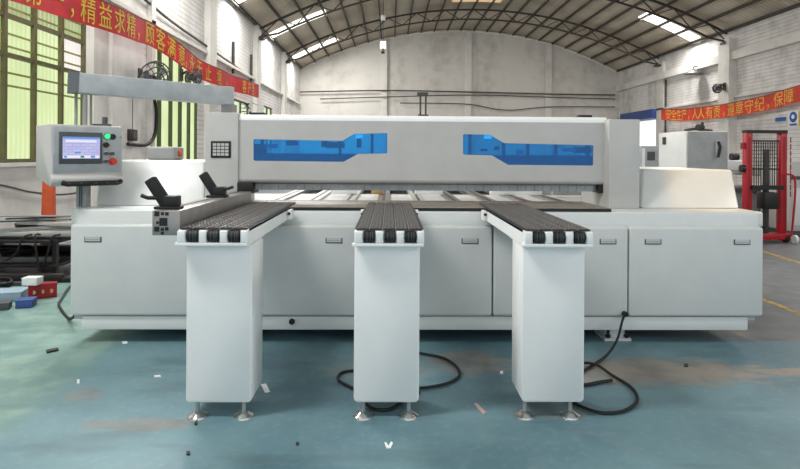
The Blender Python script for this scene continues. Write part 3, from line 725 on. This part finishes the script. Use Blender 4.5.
def stop(yc, s, label_side):
    zc = fz1; xc = (fx0+fxr)/2-(.03 if yc < 3.5 else .018)
    b_ = build('flip_stop', MB().box(xc-.06*s, xc+.075*s, yc-.035, yc+.05, zc, zc+.016).box(xc-.012*s, xc+.062*s, yc-.03, yc+.045, zc+.016, zc+.072), 'black_plastic', fe, .006)
    pd = MB().box(xc-.032*s, xc+.022*s, yc-.028, yc+.03, zc+.02, zc+.19); pd.rot(R(-33), (xc, yc, zc+.03), 'Y')
    build('flip_pad', pd, 'black_rubber', b_, .006)
    lv = MB().tube([(xc+.03*s, yc, zc+.06), (xc+label_side*.09*s, yc-.03, zc+.062), (xc+label_side*.125*s, yc-.03, zc+.075)], .011, 8)
    build('clamp_lever', lv, 'black_plastic', b_, smooth=True)
stop(3.14, 1.0, -1); stop(3.98, 1.0, 1)

# ================================================================== CONTROL CONSOLE
cq = P(50.5, 187, 4.2)
con = thing('control_console', 'grey control console with screen and buttons on a swing arm', 'control panel', (cq.x, cq.y, cq.z), None, R(45))
W_, H_, D_ = .50, .455, .38
def cl(name, mb, m, par=con, **k):
    o = build(name, mb, m, par, local=True, **k); return o
# body: upper screen box with a sloped lower lip
body = cl('housing', MB().prism([(0, .085), (-.035, .06), (-.035, .03), (.02, 0), (D_, .06), (D_, H_), (.02, H_)], 0, W_, 'x'), 'light_grey_paint', bevel=.008)
cl('faceplate', MB().box(.015, W_-.012, -.006, .006, .10, H_-.012), 'arm_grey', bevel=.004)
bz = cl('screen_bezel', MB().box(.05, .345, -.016, -.006, .165, .40), 'dark_grey', bevel=.004)
sc = cl('screen', MB().box(.072, .325, -.019, -.0155, .205, .365), 'screen_glow', bz)
cl('screen_title_bar', MB().box(.072, .325, -.0205, -.0185, .35, .365), 'screen_blue', bz)
cl('screen_button_row', MB().box(.075, .32, -.0205, -.0185, .208, .228), 'screen_white', bz)
for a, b, z0_, z1_, m in ((.08, .1, .21, .226, 'screen_blue'), (.15, .19, .242, .256, 'screen_blue'), (.19, .215, .21, .226, 'screen_green'), (.26, .29, .21, .226, 'screen_blue'), (.09, .3, .325, .341, 'screen_white')):
    cl('screen_icon', MB().box(a, b, -.0222, -.0205, z0_, z1_), m, bz)
def button(x, z, r_, m, ring='dark_grey', dep=.02):
    b_ = cl('push_button', MB().cyl((x, -.006, z), (x, -.006-dep, z), r_, 16), m, smooth=True)
    cl('button_ring', MB().cyl((x, -.006, z), (x, -.012, z), r_*1.3, 16), ring, b_)
button(.378, .375, .019, 'green_lamp'); button(.42, .372, .018, 'black_plastic')
button(.372, .308, .017, 'black_plastic'); button(.385, .308, .009, 'button_red')
button(.372, .242, .015, 'dark_grey', 'chrome'); button(.415, .242, .015, 'dark_grey', 'chrome')
button(.368, .182, .016, 'dark_grey', 'chrome'); button(.42, .182, .021, 'button_red', 'button_red', .04); button(.478, .37, .006, 'button_red', 'arm_grey', .006)
hb = cl('grab_bar', MB().tube([(.06, -.045, .03), (.09, -.06, .02), (.44, -.06, .02), (.47, -.045, .03)], .019, 10), 'black_rubber', smooth=True)
for x in (.1, .18, .28, .36, .43): cl('bar_screw', MB().cyl((x, -.079, .024), (x, -.0815, .024), .006, 8), 'dark_grey', hb)
# post under the console, and the overhead arm (world coordinates turned into the console's frame)
inv = (Matrix.Translation(cq) @ Matrix.Rotation(R(45), 4, 'Z')).inverted()
def wl_(mb): mb.v = [inv @ v for v in mb.v]; return mb
pc = P(83.5, 195, 4.5)
post = cl('post', wl_(MB().box(pc.x-.035, pc.x+.035, 4.46, 4.54, ZT, cq.z+.06)), 'mid_grey_paint'); cl('post_slot', wl_(MB().box(pc.x-.012, pc.x-.004, 4.455, 4.46, ZT+.01, cq.z)), 'dark_grey', post)
cl('post_slot', wl_(MB().box(pc.x+.004, pc.x+.012, 4.455, 4.46, ZT+.01, cq.z)), 'dark_grey', post)
aL = P(68, 82.5, 4.5); aR = P(232, 96.5, 5.15)
arm = cl('overhead_arm', wl_(MB().bar(aL, aR, .14, .155)), 'arm_grey', bevel=.006)
cl('arm_end_cap', wl_(MB().bar(aL-(aR-aL).normalized()*.002, aL+(aR-aL).normalized()*.07, .144, .159)), 'cap_grey', arm)
cl('arm_column', wl_(MB().box(aR.x-.08, aR.x+.02, 5.1, 5.24, pz, aR.z-.07)), 'mid_grey_paint')
for px, Yq, r_ in ((76, 4.55, .012), (85, 4.52, .018), (91, 4.6, .01)):
    q_ = P(px, 110, Yq); cl('hanger_rod', wl_(MB().cyl((q_.x, Yq, cq.z+H_-.01), (q_.x, Yq, aL.z-.07), r_, 8)), 'mid_grey_paint')
q_ = P(104, 118, 4.62); cl('cable_gland', wl_(MB().box(q_.x-.07, q_.x+.05, 4.58, 4.64, cq.z+H_-.005, cq.z+H_+.02).box(q_.x+.0, q_.x+.025, 4.59, 4.63, cq.z+H_, cq.z+H_+.075)), 'dark_grey')

# ================================================================== CABLES AND SCRAPS ON THE FLOOR
def cable(name, pts, r, label, extra=None):
    t_ = thing(name, label, 'cable', tuple(pts[0]), 'black power cables on the floor')
    build('cable_run', MB().tube(spline(pts, 10), r, 8), 'black_rubber', t_, smooth=True)
    return t_
def GF(px, py, z=.012): q_ = G(px, py); q_.z = z; return q_
rgt = [P(625, 314, 4.235), P(622, 322, 4.22), P(617, 340, 4.1), P(606, 356, 3.95), GF(586, 371), GF(572, 380), GF(564, 391), GF(567, 400), GF(581, 408.5), GF(602, 415), GF(624, 413), GF(637, 403), GF(632, 390), GF(612, 377), GF(592, 368, .03), GF(560, 366), GF(530, 362)]
rgt[2].z = max(rgt[2].z, .08)
c_ = cable('power_cable', rgt, .0092, 'black cable dropping from the machine door and looping right of the right leg')
build('cable_gland', MB().cyl((rgt[0].x, YD-.03, rgt[0].z), (rgt[0].x, YD+.0, rgt[0].z), .02, 10), 'black_plastic', c_)
cable('power_cable', [GF(578, 387.3), GF(588, 386.5), GF(598, 384.5), GF(612, 383, .016)], .011, 'short black cable end pointing out behind the right leg')
cable('power_cable', [GF(400, 352), GF(424, 355.5), GF(444, 360), GF(457, 369), GF(459, 378), GF(448, 385), GF(430, 389), GF(412, 391), GF(395, 396), GF(360, 392), GF(345, 386), GF(338, 381), GF(341, 375), GF(352, 372.5), GF(375, 371), GF(400, 369)], .009, 'black cable coiled wide around the middle leg')
cable('power_cable', [GF(362, 398), GF(368, 408), GF(378, 412), GF(391, 411), GF(400, 405), GF(410, 396), GF(420, 394.5)], .009, 'small black cable loop below the foot of the middle leg')
cable('power_cable', [P(75, 316, 4.55), GF(69, 320), GF(62, 312), GF(59, 305), GF(63, 298), GF(68, 290), GF(75, 283)], .012, 'black cable on the floor at the left end of the machine')
def scrap(pts, m, label, h=.004, z=0):
    g = [GF(a, b, 0) for a, b in pts]; mb = MB().prism([(q_.x, q_.y) for q_ in g], z, z+h, 'z')
    return tag(build('floor_scrap', mb, m), label, 'scrap', 'scraps on the floor')
scrap([(261, 385), (266, 384), (270, 392), (265, 393)], 'white_paper', 'white paper scrap right of the left leg')
scrap([(384.5, 443.5), (386, 443), (388.5, 447), (391, 442.5), (393, 444), (390.5, 449), (386.5, 449)], 'white_paper', 'white forked scrap on the floor in front', .006)
scrap([(474, 404), (477, 403.5), (486, 413), (483, 414.5)], 'pink_paper', 'pale pink strip on the floor between middle and right legs')
scrap([(46, 351.5), (58, 349), (58.5, 351), (47, 353.5)], 'black_rubber', 'short dark stick on the green floor at left', .012)
scrap([(154, 376), (160, 375.5), (161, 377), (155, 377.5)], 'white_paper', 'thin white chip on the floor left of the left leg')
scrap([(122, 342), (127, 341.5), (127.5, 343.5), (123, 344)], 'white_paper', 'small white chip below the left end of the machine')
scrap([(77, 380.5), (79.5, 380.5), (79.5, 384), (77, 384)], 'white_paper', 'tiny white screw on the floor at left', .008)
scrap([(194.5, 423), (197.5, 423), (197.5, 425.5), (194.5, 425.5)], 'shade_dark', 'dark crumb in front of the left leg foot', .008)
scrap([(186.5, 452.5), (190, 452.5), (190, 455.5), (186.5, 455.5)], 'shade_dark', 'dark crumb nearest the front edge at left', .008)
scrap([(684, 364.5), (688, 364.5), (688, 367), (684, 367)], 'shade_dark', 'dark crumb on the bare patch at right', .008)
scrap([(500, 372), (503, 371.5), (503, 374), (500, 374)], 'white_paper', 'tiny pale chip left of the right leg', .005)
scrap([(296, 443), (299, 443), (299, 445.5), (296, 445.5)], 'shade_dark', 'dark crumb on the floor right of the left leg', .006)

# ================================================================== JUNK CORNER AT LEFT
rx0, rx1, ry0, ry1 = -4.85, -3.62, 6.35, 7.3
rk = thing('low_rack', 'low black steel rack full of scrap by the left wall', 'rack', ((rx0+rx1)/2, (ry0+ry1)/2, 0))
for x in (rx0, rx1-.05):
    for y in (ry0, ry1-.05): build('leg', MB().box(x, x+.05, y, y+.05, 0, .44), 'black_plastic', rk)
for z in (.14, .40): build('shelf', MB().box(rx0-.01, rx1+.01, ry0-.01, ry1+.01, z, z+.035), 'black_plastic', rk, .004)
where = ('back edge', 'middle', 'front edge')
bars = [(-4.1, 7.05, -3.66, 7.2, .435, .06, 'dark_grey', 'dark steel bar along the back edge of the low rack'),
        (-4.75, 6.80, -3.6, 6.90, .435, .07, 'aluminium', 'dull aluminium bar behind the pale profile on the rack'),
        (-4.8, 6.50, -3.5, 6.74, .435, .10, 'aluminium_pale', 'widest pale aluminium profile lying on the low rack'),
        (-4.78, 6.42, -3.45, 6.44, .435, .05, 'black_plastic', 'black bar along the front edge of the low rack'),
        (-4.6, 6.44, -3.62, 6.80, .500, .05, 'mid_grey_paint', 'grey bar lying askew on the pale profile'),
        (-4.3, 6.78, -3.55, 6.62, .556, .07, 'aluminium_pale', 'short pale profile crossing the top of the rack pile'),
        (-4.85, 6.22, -3.4, 6.28, 0, .08, 'black_plastic', 'black channel on the floor along the front of the rack'),
        (-4.7, 6.10, -3.5, 6.12, 0, .06, 'dark_grey', 'dark grey bar on the floor before the rack'),
        (-4.6, 6.24, -3.5, 6.26, .05, .07, 'shade_dark', 'dark brown bar stacked on the floor channel before the rack'),
        (-4.75, 6.45, -3.7, 6.50, .176, .09, 'dark_grey', 'thick dark bar on the lower shelf of the rack'),
        (-4.75, 7.15, -3.7, 7.1, .176, .14, 'black_plastic', 'black block at the back of the lower shelf'),
        (-4.7, 6.58, -3.75, 6.62, .176, .05, 'aluminium', 'thin metal bar on the lower shelf of the rack')]
for (ax, ay, bx_, by_, z, w, m, lab) in bars:
    h = w*.6; a = Vector((ax, ay, z+h/2+.001)); b = Vector((bx_, by_, z+h/2+.001+(.02 if 'askew' in lab else 0)))
    tag(build('metal_profile', MB().bar(a, b, w, h), m, bevel=.004), lab, 'metal bar', 'metal bars in the junk corner')
for k, (an, L_, m, nm) in enumerate(((.35, 1.0, 'dark_grey', 'lowest dark'), (-.12, .8, 'aluminium', 'dull silver'), (.5, .7, 'shade_dark', 'brown-black'), (.12, 1.05, 'mid_grey_paint', 'topmost mid-grey'))):
    cc = Vector((-3.98, 6.70, (.612+.0165*k))); dv = Vector((math.cos(an), math.sin(an), 0))*L_*.5      # loose flat bars crossing on top of the pile
    tag(build('steel_bar', MB().bar(cc-dv, cc+dv*.8, .045, .0155), m), nm+' flat steel bar of those crossing on top of the scrap pile', 'metal bar', 'flat bars on the scrap pile')
for k, (x_, w_, d_, nm) in enumerate(((-4.7, .26, .16, 'leftmost'), (-4.3, .34, .24, 'middle'), (-3.85, .2, .12, 'rightmost'))):
    y_ = 6.318
    tag(build('hanging_cable', MB().tube(spline([(x_, 6.44, .485), (x_+.02, y_, .47), (x_+w_*.4, y_-.01, d_), (x_+w_*.8, y_-.01, .3), (x_+w_, y_, .47), (x_+w_+.02, 6.44, .485)], 6), .011, 6), 'black_rubber', smooth=True),
        nm+' black cable sagging over the front of the low rack', 'cable', 'cables over the rack front')
def coil(c, r, turns, rr, label, m='black_rubber'):
    pts = [(c[0]+r*(1+.12*math.sin(5.1*k))*math.cos(k*.52), c[1]+r*.8*math.sin(k*.52), c[2]+rr+.0022*k+.006*math.sin(k*1.7)) for k in range(int(turns*12))]
    return tag(build('cable_coil', MB().tube(spline(pts, 3), rr, 6), m, smooth=True), label, 'cable', 'cable coils in the junk corner')
coil((-4.35, 7.12, .437), .17, 3, .012, 'grey-black cable coil on top of the low rack'); coil((-4.35, 6.80, .176), .18, 4, .014, 'black cable coil on the lower shelf of the rack')
coil((-4.0, 5.86, .0), .19, 4, .013, 'black cable coil on the floor in front of the rack')
a = P(43, 187, 7.42); b = P(52, 187, 7.42)
hp = thing('orange_channel', 'orange-red steel channel standing behind the rack below the console', 'metal channel', (a.x+.06, 7.45, 0.0))
for nm, mb in (('web_plate', MB().hexa([(a.x, 7.360, 0.0), (b.x+.05, 7.360, 0.0), (b.x+.05, 7.375, 0.0), (a.x, 7.375, 0.0), (a.x-.01, 7.420, 1.03), (b.x, 7.420, 1.03), (b.x, 7.435, 1.03), (a.x-.01, 7.435, 1.03)])),
               ('flange', MB().hexa([(a.x, 7.375, 0.0), (a.x+.012, 7.375, 0.0), (a.x+.012, 7.440, 0.0), (a.x, 7.440, 0.0), (a.x-.01, 7.435, 1.03), (a.x+.002, 7.435, 1.03), (a.x+.002, 7.500, 1.03), (a.x-.01, 7.500, 1.03)])),
               ('flange', MB().hexa([(b.x+.038, 7.375, 0.0), (b.x+.05, 7.375, 0.0), (b.x+.05, 7.440, 0.0), (b.x+.038, 7.440, 0.0), (b.x-.012, 7.435, 1.03), (b.x, 7.435, 1.03), (b.x, 7.500, 1.03), (b.x-.012, 7.500, 1.03)]))):
    build(nm, mb, 'orange_paint', hp)
# red channel with holes, blue and pale boxes on the floor
q0, q1 = GF(28, 300, 0), GF(57, 297, 0)
rc = thing('red_channel', 'dark red steel channel with round holes lying on the floor', 'metal channel', tuple((q0+q1)/2))
d_ = (q1-q0).normalized(); nn = Vector((-d_.y, d_.x, 0))
def obx(a, b, t, z0, z1): return MB().hexa([Vector((p.x, p.y, z)) for z in (z0, z1) for p in (a, b, b+nn*t, a+nn*t)])
build('web_plate', obx(q0, q1, .012, 0, .125), 'dark_red', rc); build('flange', obx(q0, q1, .09, .125, .137), 'dark_red', rc); build('flange', obx(q0, q1, .09, 0, .012), 'dark_red', rc) 
for k in (.2, .5, .8):
    p = q0+(q1-q0)*k; build('hole', MB().cyl((p.x, p.y-.004, .065), (p.x, p.y+.002, .065), .02, 10), 'cardboard', rc)
p = P(30.5, 277, 5.9); 
wb = thing('white_box', 'small white carton resting on the red channel', 'box', (p.x, p.y, .138))
q_ = (q0+q1)/2-d_*.1+nn*.0
build('carton', MB().box(q_.x-.07, q_.x+.07, q_.y-.02, q_.y+.09, .138, .20), 'white_paper', wb, .004); build('lid', MB().box(q_.x-.072, q_.x+.072, q_.y-.022, q_.y+.092, .20, .208), 'edge_white', wb)
wb.location = (q_.x, q_.y, .138)
for ch_ in wb.children: ch_.location = Vector((p.x, p.y, .138))-Vector((q_.x, q_.y, .138))
for (pa0, pa1, y0, h, dep, m, nm, lab) in (((-16, 303), (21, 301), 0, .07, .24, 'pale_blue', 'metal_tray', 'pale blue metal tray on the floor at the left edge'), ((15, 309), (32, 308), 0, .06, .14, 'blue_paint', 'blue_box', 'small dark blue box in front of the pale tray'), ((-16, 312), (9, 310), 0, .05, .12, 'dark_grey', 'dark_block', 'dark block under the left edge of the frame')):
    a, b = GF(*pa0, 0), GF(*pa1, 0); d2 = (b-a).normalized(); n2_ = Vector((-d2.y, d2.x, 0))
    o = thing(nm, lab, 'box', tuple((a+b)/2))
    build('body', MB().hexa([Vector((p.x, p.y, z)) for z in (0, h) for p in (a, b, b+n2_*dep, a+n2_*dep)]), m, o, .005)
    e = .012
    build('rim', MB().hexa([Vector((p.x, p.y, z)) for z in (h, h+.012) for p in (a-d2*e*.3, b+d2*e*.3, b+d2*e*.3+n2_*dep, a-d2*e*.3+n2_*dep)]), m, o)

# ================================================================== RIGHT SIDE OF THE HALL
# electrical cabinet
Yc = 8.0; x0, x1 = PX(687, Yc, 140), PX(728, Yc, 140); zt_ = PZ(707, 131, Yc)
ec = thing('electrical_cabinet', 'tall white electrical cabinet with grey door and black handle', 'cabinet', ((x0+x1)/2, Yc+.4, 0))
build('body', MB().box(x0, x1, Yc+.02, Yc+.85, .08, zt_), 'white_paint', ec, .008); build('base', MB().box(x0+.02, x1-.02, Yc+.05, Yc+.8, 0, .08), 'dark_grey', ec)
dr = build('door', MB().box(x0+.012, x1-.004, Yc-.005, Yc+.02, .1, zt_-.012), 'mid_grey_paint', ec, .006)
q_ = P(718, 150, Yc); build('handle', MB().box(q_.x-.035, q_.x+.025, Yc-.02, Yc-.005, q_.z-.1, q_.z+.13), 'light_grey_paint', dr, .004); build('lever', MB().tube([(q_.x-.012, Yc-.03, q_.z+.12), (q_.x+.006, Yc-.045, q_.z+.04), (q_.x-.018, Yc-.04, q_.z-.1)], .02, 8), 'black_plastic', dr, smooth=True)
q_ = P(664, 141, Yc+.55); build('side_latch', MB().box(x0-.015, x0, Yc+.62, Yc+.7, q_.z-.05, q_.z+.06), 'black_plastic', ec)
jk = thing('pipe_fitting', 'dark pipe fitting lying on top of the electrical cabinet', 'pipe fitting', ((x0+x1)/2, Yc+.4, zt_))
xm = (x0+x1)/2+.1
build('pipe', MB().tube(spline([(x0+.15, Yc+.35, zt_+.02), (xm-.1, Yc+.35, zt_+.045), (xm, Yc+.35, zt_+.03), (x1-.03, Yc+.35, zt_+.02)], 4), .02, 8), 'pipe_dark', jk); build('valve', MB().cyl((xm-.06, Yc+.33, zt_+.07), (xm+.03, Yc+.38, zt_+.07), .045, 10).cyl((xm, Yc+.35, zt_+.03), (xm+.02, Yc+.35, zt_+.14), .022, 8), 'shade_dark', jk)
# grey machine under the doorway
Yc = 10.5; x0, x1 = PX(641, Yc, 150), PX(660, Yc, 150); zt_ = PZ(650, 146, Yc)
gm = thing('grey_machine', 'low grey machine cabinet in front of the bright doorway', 'machine', ((x0+x1)/2, Yc+.4, 0))
build('body', MB().box(x0, x1, Yc, Yc+.9, 0, zt_), 'arm_grey', gm, .01); q_ = P(651, 156, Yc); build('panel', MB().box(q_.x-.07, q_.x+.07, Yc-.01, Yc, q_.z-.08, q_.z+.08), 'dark_grey', gm); build('side_strip', MB().box(x0+.015, x0+.075, Yc-.006, Yc, .1, zt_-.04), 'edge_white', gm)
# red stacker
Ys = 9.3; sx0, sx1 = PX(746, Ys, 200), PX(787, Ys, 200); stt = PZ(766, 131, Ys)
sk = thing('hand_stacker', 'red hand stacker with black mesh guard and mast', 'stacker', ((sx0+sx1)/2, Ys, 0))
for a, b in ((sx0, sx0+.105), (sx1-.105, sx1)):
    ms = build('mast_upright', MB().box(a, b, Ys, Ys+.11, .03, stt-.03), 'red_paint', sk, .006)
    build('mast_groove', MB().box((a+b)/2-.014, (a+b)/2+.014, Ys-.003, Ys, .3, stt-.1), 'dark_red', ms)
build('mast_head', MB().box(sx0, sx1, Ys-.01, Ys+.12, stt-.035, stt+.015), 'black_plastic', sk)
xm = (sx0+sx1)/2
for z in (stt-.16, stt-.62, stt-.95): build('guard_rail', MB().box(sx0+.1, sx1-.1, Ys+.05, Ys+.075, z-.012, z+.012), 'black_plastic', sk)
for i in range(12): x = sx0+.13+i*(sx1-sx0-.26)/11; build('guard_bar', MB().cyl((x, Ys+.06, stt-.95), (x, Ys+.06, stt-.16), .008, 6), 'shade_dark', sk)
for k in range(8): z = stt-.2-k*.06; build('guard_wire', MB().cyl((sx0+.1, Ys+.064, z), (sx1-.1, Ys+.064, z), .005, 5), 'shade_dark', sk)
build('hydraulic_cylinder', MB().cyl((xm, Ys+.02, .12), (xm, Ys+.02, stt-.3), .045, 14), 'shade_dark', sk, smooth=True); build('pump_block', MB().box(xm-.1, xm+.12, Ys-.12, Ys+.1, .55, .82), 'black_plastic', sk, .01)
build('carriage', MB().box(sx0+.08, sx1-.08, Ys-.04, Ys, .86, .93), 'black_plastic', sk); build('base_bar', MB().box(sx0-.02, sx1+.04, Ys-.05, Ys+.14, .05, .15), 'red_paint', sk, .01)
for x in (sx0+.06, sx1-.06): build('base_leg', MB().box(x-.05, x+.05, Ys+.1, Ys+1.1, .05, .12), 'red_paint', sk, .01)
for x in (sx0+.05, sx1-.02): build('wheel', MB().cyl((x-.025, Ys-.0, .07), (x+.025, Ys-.0, .07), .07, 16), 'black_rubber', sk, smooth=True)
build('tiller', MB().tube(spline([(sx1+.02, Ys-.08, .12), (sx1+.05, Ys-.1, .6), (sx1+.04, Ys-.12, 1.05), (sx1-.1, Ys-.12, 1.12)], 4), .016, 8), 'red_paint', sk, smooth=True); build('tiller_wheel', MB().cyl((sx1+.03, Ys-.12, .07), (sx1+.07, Ys-.12, .07), .07, 14), 'edge_white', sk, smooth=True)
for k in range(9): build('hanging_chain', MB().cyl((sx1+.035, Ys-.03, stt-.1-k*.11), (sx1+.035, Ys-.03, stt-.19-k*.11), .009, 5), 'dark_red', sk)
build('side_pulley', MB().cyl((sx0-.06, Ys+.05, 1.2), (sx0, Ys+.05, 1.2), .06, 14), 'black_plastic', sk); build('side_hook', MB().box(sx0-.05, sx0, Ys+.02, Ys+.08, 1.52, 1.62), 'dark_red', sk)
# pale machines behind and beside the stacker
Ym = 10.9; a = PX(728, Ym, 180); b = PX(830, Ym, 180)
pm = thing('edge_banding_machine', 'long pale machine behind the red stacker', 'machine', ((a+b)/2, Ym+.5, 0))
build('base', MB().box(a, b, Ym, Ym+1.0, .0, .72), 'mid_grey_paint', pm, .02); build('bed', MB().box(a-.03, b, Ym-.08, Ym+1.0, .72, .80), 'dark_grey', pm, .006)
build('hood', MB().box(a, PX(750, Ym, 165), Ym+.1, Ym+.9, 1.12, 1.32), 'white_paint', pm, .03, 3); build('hood_post', MB().box(a+.05, a+.2, Ym+.3, Ym+.6, .8, 1.12), 'light_grey_paint', pm); build('hood', MB().box(PX(760, Ym, 165), b, Ym+.1, Ym+.9, 1.02, 1.3), 'light_grey_paint', pm, .03, 3)
build('hood_post', MB().box(b-.5, b-.2, Ym+.3, Ym+.6, .8, 1.02), 'light_grey_paint', pm); q_ = P(742, 152, Ym+.2); build('motor', MB().cyl((q_.x-.1, Ym+.4, 1.39), (q_.x+.04, Ym+.4, 1.39), .07, 14), 'black_plastic', pm, smooth=True)
Ym = 9.95; a = PX(790, Ym, 180)
pc_ = thing('white_machine_cabinet', 'white machine cabinet cut by the right edge of the frame', 'cabinet', (a+.5, Ym+.4, 0))
build('body', MB().box(a, a+1.0, Ym, Ym+.8, .1, 1.32), 'light_grey_paint', pc_, .015); build('base', MB().box(a+.03, a+.97, Ym+.03, Ym+.77, 0, .1), 'dark_grey', pc_); build('door', MB().box(a+.05, a+.95, Ym-.012, Ym, .2, .85), 'white_paint', pc_, .005); build('name_strip', MB().box(a+.0, a+.6, Ym-.01, Ym, 1.0, 1.06), 'dark_grey', pc_)
# potted plant by the third window
pp = thing('potted_plant', 'leafy dark green plant in front of the far left window', 'plant', (XL+.45, 18.6, 0))
c = Vector((XL+.45, 18.6, 0))
build('pot', MB().tube([c, c+Vector((0,0,.5))], [.2, .28], 14), 'mid_grey_paint', pp, smooth=True); build('trunk', MB().tube([c+Vector((0,0,.4)), c+Vector((.05,0,1.5)), c+Vector((0,.05,2.5))], [.05, .04, .02], 8), 'pipe_dark', pp)
for k in range(70):
    h_ = random.uniform(1.9, 3.0); a = random.uniform(0, 6.28); r_ = random.uniform(.1, .5)*(1 if h_ < 2.8 else .6); p = c+Vector((r_*math.cos(a)*.7, r_*math.sin(a)*1.3, h_)); u = Vector((math.cos(a), math.sin(a), random.uniform(-.6, .3))).normalized()*.16; v = u.cross(Vector((0,0,1))).normalized()*.06
    build('leaf', MB().add([p-u, p+v+Vector((0,0,.02)), p+u, p-v+Vector((0,0,.02))], [(0,1,2,3)]), 'leaf_green', pp)
